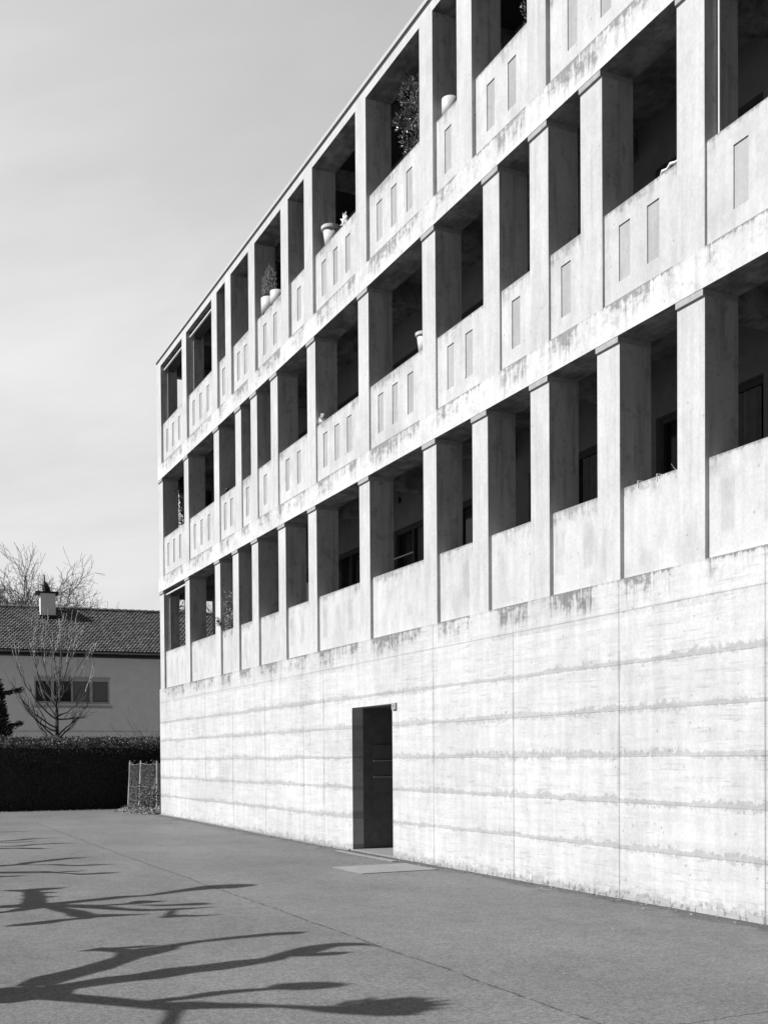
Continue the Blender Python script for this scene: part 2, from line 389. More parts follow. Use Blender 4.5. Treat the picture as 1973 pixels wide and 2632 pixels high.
M_LEAF = m_plain('glossy_leaf', .10, .35, .35, 40, .6)
M_LEAFD = m_plain('dark_needle', .035, .3, .7, 20)
M_DRY = m_plain('dry_leaf', .24, .4, .8, 30)
M_CREEP = m_plain('withered_creeper_leaf', .13, .5, .9, 12)
M_HEDGELIT = m_plain('sunlit_hedge_leaf', .17, .45, .6, 20)  # paler leaf that paints sunlight on the hedge top
M_CURT = m_plain('grey_curtain', .15, .1, .9)
M_HEDGE = m_plain('hedge_leaf', .045, .45, .75, 30, .15)
M_BARK = m_plain('bark', .20, .35, .9, 20)
M_BARKD = m_plain('far_twig_bark', .15, .3, .9, 5)
M_BARKK = m_plain('shaded_bark', .055, .3, .9, 14)  # shade on the young trunk and low limbs, painted as dark bark
M_BARKP = m_plain('sunlit_twig_bark', .42, .3, .7, 14)  # sunlight on the upper twigs, painted as pale bark
M_BARKL = m_plain('young_bark', .19, .3, .7, 14)
M_POSTM = m_plain('weathered_post_metal', .42, .12, .6)
M_WIRE = m_plain('galvanised_wire', .36, .1, .5)
M_BOX = m_plain('grey_steel_letterbox', .15, .08, .45)
M_BOXL = m_plain('letterbox_flap_steel', .50, .05, .4)
M_DOOR = m_plain('dark_door_steel', .07, .1, .5)
M_BLACK = m_plain('black_metal', .012, .2, .6)
M_RENDER = m_plain('house_wall_render', .74, .05, .9, 3)
M_CHIM = m_plain('chimney_render', .80, .04, .9, 3)
M_EAVE = m_plain('dark_eaves_timber', .022, .2, .8)
M_WINF = m_plain('pale_window_frame', .42, .05, .6)
M_FIT = m_plain('grey_plastic', .30, .06, .5); M_FITD = m_plain('dark_grey_plastic', .15, .06, .5)
M_CLOTH = m_plain('pale_cloth', .62, .1, .9)
M_GLOSS = m_plain('pale_glazed_ceramic', .7, .2, .3, 30)
def m_tile():
    m = Mt('clay_roof_tile'); w = m.white((m.x*5.8).m('FLOOR'), (m.z*9.5).m('FLOOR'))
    n = m.noise(m.x, m.y, m.z, 9., 3, .6)
    return m.out(w.ss(0, 1, .065, .14)*n.ss(.35, .65, .8, 1.2), .5, spec=.4)
M_TILE = m_tile()
def m_hwin(l): return m_plain('house_window_glass', l, .5, .1, 1.3, .5)
def m_asphalt():
    m = Mt('worn_asphalt')
    big = m.noise(m.x*.8, m.y*.5, 0., .6, 4, .6); mid = m.noise(m.x, m.y, 0., 5., 4, .7)
    agg = m.vor(m.x, m.y, 0., 75., 'F1', 'Color') if False else m.noise(m.x, m.y, 0., 95., 3, .75)
    agg2 = m.noise(m.x, m.y, 2., 34., 4, .8)
    agg3 = m.noise(m.x, m.y, 5., 15., 4, .85)
    v = big.ss(.36, .64, .91, 1.07)*mid.ss(.38, .62, .93, 1.06)*agg.ss(.40, .60, .76, 1.24)*agg2.ss(.41, .59, .78, 1.20)*agg3.ss(.39, .61, .86, 1.12)*.152
    patch = m.noise(m.x*1.3, m.y*.6, 7., .9, 5, .65); v = v*patch.ss(.52, .60, 1., .93)*m.noise(m.x*.5, m.y*.35, 1., 1., 3, .6).ss(.40, .62, .95, 1.05)
    pit = agg3.ss(.60, .66)*agg2.ss(.45, .6); v = v*pit.ss(0, 1, 1., .55)
    sp = m.vor(m.x, m.y, 0., 1.15); v = v*(1.0*sp.ss(.010, .017).inv()*2.4+1.)
    sp2 = m.vor(m.x+3.3, m.y, 0., 3.1); v = v*sp2.ss(.018, .028, .45, 1.)
    sp3 = m.vor(m.x+1.3, m.y+7., 0., 2.3); v = v*(sp3.ss(.012, .018).inv()*1.6+1.)
    # old construction crack along the yard and a crossing one near the camera
    wob = m.noise(m.y*.8, 0., 0., 1., 3, .6)*.16+m.noise(m.y*9., 0., 1., 1., 5, .75)*.07
    dx = (m.x+3.735-wob).abs(); g = m.noise(m.y*5., 3., 0., 1., 4, .7)
    cw = m.noise(m.y*16., m.x*16., 0., 1., 4, .8).ss(.35, .7)*.014+.001
    crack = dx.ss(cw, cw+.006).inv()*g.ss(.40, .54)*m.y.ss(27., 28.).inv()
    crack = crack+dx.ss(.0, .05).inv()*.20*m.y.ss(27., 28.).inv()
    w2 = m.noise(m.x*1.3, 5., 0., 1., 4, .6)*.25
    c2 = (m.y-4.86-w2+.02).abs().ss(.003, .010).inv()*m.x.ss(-3.7, -3.5)*m.noise(m.x*3, 3., 2., 1., 2).ss(.35, .45)
    v = v*crack.min(1.).ss(0, 1, 1., .42)*c2.ss(0, 1, 1., .35)
    # darker damp and dirty strip along the foot of the wall
    wn = m.noise(m.x*2., m.y*1.4, 1., 1.6, 4, .65)
    foot = m.x.ss(wn.ss(.3, .7, -.75, -.25), -.03)*m.y.ss(29.5, 30.).inv()
    v = v*foot.ss(0, 1, 1., .62)
    far = m.noise(m.x*.5, m.y*1.6, 4., 1.2, 4, .6).ss(.45, .65)*m.y.ss(22., 30.); v = v*far.ss(0, 1, 1., .90)
    return m.out(v, .9, agg*.6+agg2*.7-crack*.8, .55, .012, .25)
M_ASPH = m_asphalt()
def m_slab():
    m = Mt('cast_slab_concrete'); v, h = base_concrete(m, .225, 2.); return m.out(v, .85, h, .3, .006)
M_SLAB = m_slab()
M_GRASS = m_plain('pale_bounce_grass', .22, .4, .9, 3)  # unseen grass, made pale to bounce light onto the house wall

# ------------------------------------------------------------------ ground
bm = B(); ysg = [-400, -40, 0, 10, 17]+[18+i for i in range(14)]+[33, 35.3]
def gz(y): 
    t = min(1, max(0, (y-17)/12.7)); return -.06+.045*t*t*(3-2*t)
xsg = [-300, -60, -20, -10, -5, -2, 0, 10, 60, 300]
vv = [[bm.verts.new((x, y, gz(y))) for x in xsg] for y in ysg]
for i in range(len(ysg)-1):
    for j in range(len(xsg)-1): bm.faces.new((vv[i][j], vv[i][j+1], vv[i+1][j+1], vv[i+1][j]))
tag(obj('courtyard_pavement', bm, M_ASPH), kind='structure')
bm = B(); v = [bm.verts.new(c) for c in ((-1500, 34.6, -.008), (1500, 34.6, -.008), (1500, 2500, -.008), (-1500, 2500, -.008))]; bm.faces.new(v)
tag(obj('lawn', bm, M_GRASS), kind='structure')
bm = B(); v = [bm.verts.new(c) for c in ((-1500, -1500, -.09), (1500, -1500, -.09), (1500, 40, -.09), (-1500, 40, -.09))]; bm.faces.new(v)
tag(obj('ground', bm, M_GRASS), kind='structure')

# ------------------------------------------------------------------ the building
PW, PD = .40, .46
SILL = [3.42, 6.45, 9.48]; BB = [6.06, 9.09, 12.10]; PT = [4.42, 7.49, 10.545]
REC = [.078, .058, .060]
MAIN = [29.40, 26.86, 24.29, 21.65, 18.45, 16.17, 13.90, 11.06, 8.38, 5.70, 3.00, .30, -2.40]
EXTRA = [[22.95, 20.04, 12.48, 9.71], [22.69, 20.42, 12.17, 10.01], [23.25, 19.70, 12.80]]
ROWS = []
for f in range(3):
    mn = [y for y in MAIN]
    if f == 2: mn[4] = 18.47
    ROWS.append(sorted(mn+EXTRA[f]+([4.4] if f != 1 else [4.1]), reverse=True))
YN, YF, XB = -2.40, 29.83, 9.0
bld = thing('apartment_building', 'long four storey raw concrete block with pillared loggias above a blank base wall', 'building', (4.5, 14, -.06))
BLDP = bld
def gridbox(bm, x0, x1, ys, zs, stain=None):
    """box whose front (x0) face is split along y so a stain weight can be stored"""
    lay = bm.verts.layers.float.get('stain') or bm.verts.layers.float.new('stain')
    ys = sorted(set(round(y, 4) for y in ys))
    fr = [[bm.verts.new((x0, y, z)) for z in zs] for y in ys]
    for i, y in enumerate(ys):
        for v in fr[i]: v[lay] = stain(y) if stain else 1.
    for i in range(len(ys)-1):
        for j in range(len(zs)-1): bm.faces.new((fr[i][j], fr[i][j+1], fr[i+1][j+1], fr[i+1][j]))
    ya, yb, za, zb = ys[0], ys[-1], zs[0], zs[-1]
    b = [bm.verts.new(c) for c in ((x1, ya, za), (x1, ya, zb), (x1, yb, zb), (x1, yb, za))]
    bm.faces.new((b[0], b[3], b[2], b[1]))
    bot = [r[0] for r in fr]; top = [r[-1] for r in fr]
    bm.faces.new([b[0]]+bot+[b[3]]) ; bm.faces.new([b[1]]+[b[2]]+top[::-1])
    bm.faces.new([b[0], b[1]]+fr[0][::-1]) ; bm.faces.new(fr[-1]+[b[2], b[3]])
def under(o):                                     # beam underside, its shade painted as a darker concrete
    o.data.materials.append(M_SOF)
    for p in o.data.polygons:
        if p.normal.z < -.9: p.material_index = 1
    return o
def stain_fn(row):
    def f(y):
        for p in row:
            if p-.03 <= y <= p+PW+.03: return .25
        return 1.
    return f
def splits(row, ya, yb):
    ys = [ya, yb]
    for p in row:
        for q in (p-.16, p-.02, p+PW+.02, p+PW+.10):
            if ya < q < yb: ys.append(q)
    return ys
# base wall with its one doorway
DY0, DY1, DZ = 15.33, 16.87, 2.34
bm = B(); st = stain_fn(ROWS[0])
gridbox(bm, 0, .2, splits(ROWS[0], YN, DY0), [-.3, 3.42], st)
gridbox(bm, 0, .2, splits(ROWS[0], DY1, YF), [-.3, 3.42], st)
gridbox(bm, 0, .2, splits(ROWS[0], DY0, DY1), [DZ, 3.42], st)
bmesh.ops.remove_doubles(bm, verts=bm.verts, dist=1e-5)
obj('base_wall', bm, M_WALL, bld)
bm = B(); box(bm, .2, 4.2, DY1, DY1+.2, -.055, 2.6); box(bm, .2, 4.2, DY0-.2, DY0, -.055, 2.6); box(bm, .2, 4.2, DY0, DY1, DZ, 2.6)
obj('passage_wall', bm, M_PASS, bld)
dr = bxo('entrance_door', M_DOOR, bld, 3.9, 3.96, DY0+.04, DY1-.04, -.04, DZ-.03)
bxo('door_handle', M_BOXL, dr, 3.84, 3.90, DY0+.2, DY0+.24, .95, 1.15)
bxo('threshold', M_SLAB, bld, .0, 3.9, DY0+.002, DY1-.002, -.09, -.035)
bm = B(); pv = None
for k in range(27):
    y = 16.95+k*(12.85/26); a_ = [bm.verts.new((x, y, gz(y)+dz)) for x, dz in ((-.001, .016), (-.05, .014), (-.055, -.03))]
    if pv:
        for j in range(2): bm.faces.new((pv[j], pv[j+1], a_[j+1], a_[j]))
    pv = a_
obj('foot_strip', bm, M_SLAB, bld)
# end wall, rear wall and interior core
bm = B(); box(bm, .2, XB, YF-.25, YF, -.3, 3.2); box(bm, 1.63, XB, YF-.25, YF, 3.45, 12.1); box(bm, .2, XB, YN, YN+.25, -.3, 3.2); box(bm, 1.63, XB, YN, YN+.25, 3.45, 12.1)
box(bm, XB-.25, XB, YN+.25, YF-.25, -.3, 12.1)
obj('end_wall', bm, M_PIL, bld)
for f in range(3):
    s, b, row = SILL[f], BB[f], ROWS[f]
    # floor slab under this storey (top = sill)
    bm = B(); box(bm, .2 if f == 0 else PD, XB-.25, YN, YF, s-.15, s-.001)
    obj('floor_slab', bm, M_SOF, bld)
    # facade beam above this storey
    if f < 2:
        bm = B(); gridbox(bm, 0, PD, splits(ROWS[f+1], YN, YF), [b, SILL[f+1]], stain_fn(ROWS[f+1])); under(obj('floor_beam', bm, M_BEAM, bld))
    else:
        bm = B(); gridbox(bm, 0, PD, [YN, YF+.02], [b, 12.25], lambda y: .0); under(obj('roof_beam', bm, M_PIL, bld))
    # pillars
    for i, y in enumerate(row):
        w = .43 if i == 0 else PW
        px = .0 if f == 2 else .028
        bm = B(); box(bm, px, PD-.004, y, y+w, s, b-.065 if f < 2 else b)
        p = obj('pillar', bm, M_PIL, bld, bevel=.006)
        if f < 2: bxo('pillar_cap', M_CAPJ, p, .004, PD-.002, y, y+w, b-.065, b, bevel=.004)
    # parapets
    ends = row+[YN]
    for i in range(len(row)-1):
        yt, yb = row[i], row[i+1]+PW; wd = yt-yb; x0 = REC[f]; zt = PT[f]; T = .14
        par = None
        if f == 0 or wd < .3:
            bm = B(); box(bm, x0, x0+T, yb, yt, s, zt); par = obj('parapet', bm, M_PAR[f], bld, bevel=.012)
        else:
            fr = {3: (.2, .475, .755), 2: (.285, .67), 1: (.48,)}[3 if wd > 1.7 else 2 if wd > 1. else 1]
            e = .013; za, zb = s+.22, s+.825
            ys = [yb]; rec = []
            for k in sorted(fr, reverse=True):
                c = yt-wd*k; rec.append((c-.097, c+.097)); ys += [c-.097, c+.097]
            ys.append(yt)
            bm = B()
            for j in range(len(ys)-1):
                if j % 2 == 0: segs = [(s, zt)]
                else: segs = [(s, za), (zb, zt)]
                for z0, z1 in segs:
                    v = [bm.verts.new(c) for c in ((x0, ys[j], z0), (x0, ys[j], z1), (x0, ys[j+1], z1), (x0, ys[j+1], z0))]; bm.faces.new(v)
            for y0, y1 in rec:
                q = [(x0, y0, za), (x0, y0, zb), (x0, y1, zb), (x0, y1, za)]; r_ = [(x0+e, a_, b_) for _, a_, b_ in q]
                for k in range(4):
                    v = [bm.verts.new(c) for c in (q[k], r_[k], r_[(k+1) % 4], q[(k+1) % 4])]; bm.faces.new(v)
            for q in (((x0, yb, s), (x0+T, yb, s), (x0+T, yb, zt), (x0, yb, zt)), ((x0, yt, s), (x0, yt, zt), (x0+T, yt, zt), (x0+T, yt, s)),
                      ((x0, yb, zt), (x0+T, yb, zt), (x0+T, yt, zt), (x0, yt, zt)), ((x0+T, yb, s), (x0+T, yt, s), (x0+T, yt, zt), (x0+T, yb, zt)),
                      ((x0, yb, s), (x0, yt, s), (x0+T, yt, s), (x0+T, yb, s))):
                v = [bm.verts.new(c) for c in q]; bm.faces.new(v)
            bmesh.ops.recalc_face_normals(bm, faces=bm.faces)
            par = obj('parapet', bm, M_PAR[f], bld)
            for y0, y1 in rec: bxo('recessed_panel', M_REC, par, x0+e, x0+e+.01, y0, y1, za, zb)
    # loggia ceiling ribs
    mains = MAIN if f != 2 else [18.47 if y == 18.45 else y for y in MAIN]
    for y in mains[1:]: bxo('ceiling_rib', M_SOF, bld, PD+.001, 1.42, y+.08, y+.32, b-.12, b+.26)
    # back wall: lintel and piers, dark glazing between
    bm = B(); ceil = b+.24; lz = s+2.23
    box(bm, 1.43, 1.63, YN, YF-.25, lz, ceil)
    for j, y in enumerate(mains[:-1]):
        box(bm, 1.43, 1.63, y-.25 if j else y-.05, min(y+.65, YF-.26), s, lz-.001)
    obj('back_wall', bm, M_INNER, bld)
    for j in range(len(mains)-2):
        y1 = mains[j]-.25 if j else mains[0]-.05; y0 = mains[j+1]+.65
        g = bxo('window', M_GLASS, bld, 1.55, 1.58, y0, y1, s+.02, lz-.002)
        bm = B(); fw = .06
        box(bm, 1.50, 1.549, y0, y1, lz-.07, lz-.003)
        nn = 3 if y1-y0 > 1.2 else 2
        for k in range(nn):
            yy = y0+(y1-y0-fw)*k/(nn-1); box(bm, 1.50, 1.549, yy, yy+fw, s+.02, lz-.071)
        obj('window_frame', bm, M_FRAME, g)
    if f == 0:
        for (ya, yc) in ((12.0, 12.45), (9.15, 9.6), (17.0, 17.35)):
            bm = B(); pv = None
            for k in range(15):
                yy = ya+(yc-ya)*k/14; xx = 1.52+.02*math.sin(k*2.3); a_ = bm.verts.new((xx, yy, s+.1)); b_ = bm.verts.new((xx, yy, lz-.08))
                if pv: bm.faces.new((pv[0], a_, b_, pv[1]))
                pv = (a_, b_)
            obj('curtain', bm, M_CURT, g)
    # far end of the loggia: low wall, lintel and corner post around an open bay
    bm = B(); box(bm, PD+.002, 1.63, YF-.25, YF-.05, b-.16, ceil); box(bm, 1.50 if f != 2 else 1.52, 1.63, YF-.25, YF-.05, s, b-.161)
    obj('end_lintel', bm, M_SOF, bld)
    bxo('end_parapet', M_CHIM, bld, PD+.002, 1.499, YF-.20, YF-.08, s, s+1.13 if f == 0 else s+.95, bevel=.01)
# F2 end bay has a window and a dark roller blind in it
g = bxo('side_window', M_GLASS, bld, .82, 1.49, YF-.17, YF-.14, SILL[1]+.96, BB[1]-.17)
bm = B(); box(bm, .80, .86, YF-.23, YF-.171, SILL[1]+.96, BB[1]-.17); box(bm, 1.28, 1.33, YF-.23, YF-.171, SILL[1]+.96, BB[1]-.27); box(bm, .861, 1.49, YF-.23, YF-.171, BB[1]-.26, BB[1]-.17)
obj('window_frame', bm, M_FRAME, g)
# roof: slab, shadow gap painted by a flush dark strip, pale metal edge
bxo('roof_slab', M_SOF, bld, PD, XB, YN, YF+.02, 12.11+.23, 12.45)
bxo('roof_shadow_strip', M_GAP, bld, -.006, XB-.02, YN+.02, YF, 12.252, 12.30)
rt = bxo('roof_edge_trim', M_TRIM, bld, -.02, .12, YN, YF+.05, 12.30, 12.365)
bm = B(); box(bm, .10, XB, YN, YF+.02, 12.301, 12.34); obj('roof_covering', bm, M_GAP, bld)
for y in (24.4, 19.63, 17.12, 14.55, 12.1):
    bm = B(); tube(bm, [(.06, y, 12.36), (.06, y-.004, 12.45)], [.006, .004], 5); obj('lightning_rod', bm, M_TRIM, bld)

# awnings rolled up under the soffit, with a guide rail on each side
def awning(label, f, yt, yb):
    s, b = SILL[f], BB[f]
    t = thing('awning', label, 'awning', (.2, (yt+yb)/2, b), 'rolled up awnings in the loggias')
    bxo('roller_case', M_BLIND, t, .22, .36, yb+.01, yt-.01, b-.13, b-.004)
    bxo('front_bar', M_AWN, t, .09, .13, yb+.012, yt-.012, b-.115, b-.08)
    for y in (yt-.04, yb+.02): bxo('bracket', M_AWN, t, .131, .219, y, y+.02, b-.11, b-.085)
    for y in (yt-.035, yb+.005): bxo('guide_rail', M_AWN, t, .185, .208, y, y+.03, PT[f]-.2, b-.14)
awning('rolled up awning in the farthest bay of the lowest loggia storey, beside the building corner', 0, 29.40, 27.26)
awning('rolled up awning in the farthest bay of the top storey, at the roof corner', 2, 29.40, 27.26)
awning('rolled up awning in the second bay from the far corner, top storey', 2, 26.86, 24.69)
awning('awning rail in the nearest middle storey bay, at the right edge of the photo', 1, 8.38, 6.10)

# ------------------------------------------------------------------ things by the door
t = thing('letterbox_bank', 'three dark steel letterboxes stacked on the passage wall inside the doorway', 'letterboxes', (.6, DY1, 1.3))
for k in range(3):
    z0 = .91+k*.275; bx = bxo('letterbox', M_BOX, t, .375, .93, DY1-.022, DY1-.002, z0, z0+.255, bevel=.004)
    if k < 2: bxo('flap', M_BOXL, bx, .372, .935, DY1-.045, DY1-.023, z0+.258, z0+.272)
    bxo('side_strip', M_BOXL if False else M_FITD, bx, .70, .715, DY1-.026, DY1-.023, z0+.02, z0+.235)
t = thing('wall_fitting', 'small grey square fitting with a darker oval, at the top right corner of the doorway', 'wall fitting', (0, 15.235, 2.29))
bxo('casing', M_FIT, t, -.03, -.001, 15.165, 15.30, 2.245, 2.347, bevel=.004)
bm = B(); blob(bm, (-.031, 15.235, 2.30), .004, .016, .022, 2); obj('oval', bm, M_FITD, t)
bm = B(); v = box(bm, -1.42, -.26, 13.38, 14.40, -.12, -.051)
tag(obj('paving_slab', bm, M_SLAB), 'pale flat concrete slab set in the asphalt in front of the doorway', 'slab')
bm = B(); box(bm, -.30, -.20, 14.75, 16.95, -.12, -.048)
tag(obj('edging_strip', bm, M_SLAB), 'narrow pale strip in the asphalt beside the threshold', 'paving strip')

# ------------------------------------------------------------------ things on the parapets
def pot_cyl(label, x, y, z, r, h, grp=None):
    t = thing('flower_pot', label, 'flower pot', (x, y, z), grp)
    bm = B(); lathe(bm, (x, y, z), [(r*.97, 0), (r, h*.5), (r, h), (r*.9, h), (r*.88, h-.03)], 24); obj('pot', bm, M_WHITE, t, True)
    bm = B(); lathe(bm, (x, y, z), [(r*.87, h-.05), (r*.87, h-.028)], 16); obj('soil', bm, M_EAVE, t)
    return t
def pot_taper(label, x, y, z, r0, r1, h, mat, rim=True):
    t = thing('flower_pot', label, 'flower pot', (x, y, z))
    bm = B(); lathe(bm, (x, y, z), [(r0, 0), (r1*.93, h*.86)], 24); obj('pot', bm, mat, t, True)
    bm = B(); lathe(bm, (x, y, z), [(r1*.92, h*.84), (r1*1.12, h*.86), (r1*1.15, h), (r1*.98, h), (r1*.95, h-.04)], 24); obj('rim', bm, mat, t)
    return t
Z3, Z2, Z1 = PT[2], PT[1], PT[0]
pot_cyl('white cylindrical pot holding a feathery shrub, left of a pair on the top parapet', .17, 21.28, Z3, .155, .31)
pot_cyl('smaller white cylindrical pot just right of the potted shrub, top storey parapet', .17, 20.78, Z3, .14, .26)
pot_taper('pale tapered pot with a wide rim, on the top storey parapet', .20, 18.08, Z3, .105, .155, .36, M_POT)
pot_cyl('white cylindrical pot alone on the top storey parapet, right of the leafy bush', .17, 13.70, Z3, .115, .24)
pot_taper('pale tapered pot half hidden behind a pillar, middle storey parapet', .17, 14.52, Z2, .08, .115, .30, M_POT)
t = thing('potted_shrub', 'grey feathery shrub growing in the left white cylindrical pot', 'shrub', (.17, 21.28, Z3+.28))
bm = B()
for i in range(70):
    a = random.uniform(0, 6.28); rr = random.uniform(.02, .26); hh = random.uniform(.3, .72)
    tube(bm, [(.17, 21.28, Z3+.27), (.17+.4*rr*math.cos(a), 21.28+.4*rr*math.sin(a), Z3+.27+hh*.5), (.17+rr*math.cos(a)*.5, 21.22+rr*math.sin(a)*1.2, Z3+.27+hh)], [.008, .006, .003], 3)
obj('stem', bm, M_BARK, t)
bm = B()
for i in range(1500):
    a = random.uniform(0, 6.28); rr = .25*math.sqrt(random.random()); hh = random.uniform(.12, .72)*(1-.4*rr/.25)
    leafquad(bm, (.17+rr*math.cos(a)*.5, 21.24+rr*math.sin(a)*1.15, Z3+.27+hh), random.uniform(.03, .07), .008, (random.uniform(-.3, .3), random.uniform(-.4, .4), 1))
obj('foliage', bm, M_DRY, t)
t = thing('parasol', 'closed dark parasol standing behind the potted shrub, top storey', 'parasol', (1.1, 22.0, SILL[2]))
bm = B(); tube(bm, [(.62, 21.0, SILL[2]), (.62, 21.0, 11.95)], [.018, .018], 8); obj('pole', bm, M_BLACK, t)
bm = B(); lathe(bm, (.62, 21.0, 10.5), [(.07, 0), (.085, .25), (.05, .9), (.02, 1.35)], 12); obj('folded_canopy', bm, M_BLIND, t, True)
def bush(label, name, cx, cy, cz, rx, ry, rz, n, lsz, mat, pot_z, stems=12):
    t = thing(name, label, 'shrub', (cx, cy, pot_z))
    bm = B()
    for i in range(stems):
        q = Vector((random.uniform(-1, 1)*rx*.8, random.uniform(-1, 1)*ry*.8, random.uniform(-.6, 1)*rz*.9))
        tube(bm, [(cx, cy, pot_z), (cx+q.x*.4, cy+q.y*.4, cz+q.z*.2), (cx+q.x, cy+q.y, cz+q.z)], [.014, .009, .004], 4)
    obj('stem', bm, M_BARK, t)
    bm = B(); k = 0
    cl = [(Vector((random.gauss(0, .5)*rx, random.gauss(0, .5)*ry, random.uniform(-1, 1)*rz)), random.uniform(.3, .55)) for _ in range(26)]
    while k < n:
        c, r_ = random.choice(cl); d = Vector((random.gauss(0, 1), random.gauss(0, 1), random.gauss(0, 1))).normalized()*r_*random.uniform(.6, 1)
        p = Vector((cx, cy, cz))+c+Vector((d.x*rx, d.y*ry, d.z*rz*.6))
        leafquad(bm, p, lsz*random.uniform(.6, 1.2), lsz*.33, d+Vector((0, 0, .3))); k += 1
    obj('foliage', bm, mat, t); return t
bush('large leafy bush with glossy leaves rising behind the top storey parapet, left of a pillar', 'balcony_bush', .42, 15.00, 11.35, .33, .52, .66, 5200, .055, M_LEAF, SILL[2])
pot_taper('planter of the large glossy bush, standing behind the top storey parapet', .42, 15.0, SILL[2], .16, .2, .34, M_POT)
bush('small sprig of leaves over the top storey parapet near the upper edge of the photo', 'balcony_plant', .30, 11.72, 10.82, .10, .16, .12, 160, .05, M_DRY, SILL[2]+.6, 5)
# climbing plant in the lowest storey
t = thing('climbing_plant', 'straggly grey climbing plant against the pillar side, lowest loggia storey', 'plant', (.25, 24.1, SILL[0]))
bm = B(); lv = B()
for i in range(16):
    x0 = random.uniform(.10, .42); p = Vector((x0, 24.22, 4.2)); pts = [p.copy()]; hgt = random.uniform(.3, 1.25)
    for k in range(7):
        p = p+Vector((random.uniform(-.06, .06), random.uniform(-.10, .02), hgt/7)); pts.append(p.copy())
        for q in range(16): leafquad(lv, p+Vector((random.gauss(0, .04), random.gauss(0, .05), random.gauss(0, .05))), .055, .028)
    tube(bm, pts, [.009-.001*k for k in range(8)], 4)
obj('stem', bm, M_BARK, t); obj('foliage', lv, M_DRY, t)
t = thing('dark_sprig', 'small dark sprig hanging over a pillar edge, lowest loggia storey', 'sprig', (-.02, 24.25, 4.6))
bm = B(); tube(bm, [(.12, 24.26, 4.5), (.0, 24.25, 4.62), (-.05, 24.33, 4.63)], [.006, .005, .003], 4); obj('stem', bm, M_BARK, t)
bm = B()
for i in range(120): leafquad(bm, (-.03+random.gauss(0, .03), 24.27+random.gauss(0, .045), 4.63+random.gauss(0, .05)), .05, .016)
obj('foliage', bm, M_LEAFD, t)
# white fluttering ornament and the shell shapes
def scrap(name, label, cat, c, r, mat, n=9, seed=1):
    random.seed(seed); bm = B()
    for i in range(n):
        d = Vector((random.gauss(0, 1)*.4, random.gauss(0, 1), random.gauss(0, 1)))*r*.5
        blob(bm, (c[0]+d.x, c[1]+d.y, c[2]+abs(d.z)), r*.32, r*random.uniform(.3, .6), r*random.uniform(.2, .45), 1, .4)
    tag(obj(name, bm, mat), label, cat)
t = thing('garden_ornament', 'white flower shaped ornament on the top storey parapet, right of the tapered pot', 'ornament', (.14, 17.28, Z3))
bm = B(); tube(bm, [(.14, 17.28, Z3), (.14, 17.28, Z3+.10)], [.03, .02], 8); obj('stem', bm, M_WHITE, t)
bm = B()
for k in range(7):
    a = k*2*math.pi/7+.3; tube(bm, [(.12, 17.28, Z3+.13), (.11, 17.28+.09*math.cos(a), Z3+.13+.08*math.sin(a)), (.09, 17.28+.15*math.cos(a+.25), Z3+.13+.12*math.sin(a+.25))], [.03, .022, .006], 6)
blob(bm, (.10, 17.28, Z3+.12), .03, .06, .06, 2, .3)
obj('petals', bm, M_GLOSS, t)
scrap('shell_heap', 'small heap of pale shells on the middle storey parapet', 'shells', (.09, 18.26, Z2+.02), .13, M_GLOSS, 12, 4)
t = thing('shoe', 'dark slipper lying on the middle storey parapet, far end', 'shoe', (.11, 24.0, Z2))
bm = B(); blob(bm, (.09, 24.02, Z2+.045), .045, .17, .045, 2); blob(bm, (.09, 23.92, Z2+.075), .045, .08, .055, 2); obj('upper', bm, M_BLACK, t, True)
bxo('sole', M_GAP, t, .062, .13, 23.84, 24.19, Z2, Z2+.012, bevel=.004)
t = thing('wrung_cloth', 'pale twisted cloth hung over the middle storey parapet, near a pillar', 'cloth', (.11, 8.95, Z2))
bm = B(); pts = [(.075, 9.09, Z2+.0), (.07, 9.05, Z2+.035), (.08, 8.99, Z2+.03), (.075, 8.93, Z2+.055), (.085, 8.86, Z2+.04), (.08, 8.79, Z2+.045)]
tube(bm, pts, [.010, .017, .014, .018, .015, .012], 7); obj('fold', bm, M_CLOTH, t, True)
bxo('dark_strip', M_BLIND, t, .095, .15, 8.80, 9.06, Z2+.001, Z2+.03, bevel=.004)  # thin dark block just behind the cloth
# two little clips and a twig on the nearest lower parapet but one
for k, (y, lb) in enumerate(((9.46, 'thin metal clip hooked over the lowest loggia parapet, left of the pair'), (9.15, 'thin metal clip hooked over the lowest loggia parapet, right of the pair'))):
    bm = B(); x0 = REC[0]-.006
    tube(bm, [(x0, y, Z1-.05), (x0, y, Z1+.022), (x0+.05, y-.005, Z1+.022), (x0+.12, y-.02, Z1+.008)], [.006, .006, .005, .004], 5)
    tag(obj('parapet_clip', bm, M_AWN), lb, 'clip', 'clips on the parapet')
bm = B(); tube(bm, [(.12, 8.90, Z1), (.11, 8.94, Z1+.05), (.10, 8.96, Z1+.085)], [.004, .003, .002], 4)
tag(obj('twig', bm, M_DRY), 'thin twig standing on the parapet against the pillar, lowest loggia storey', 'twig')
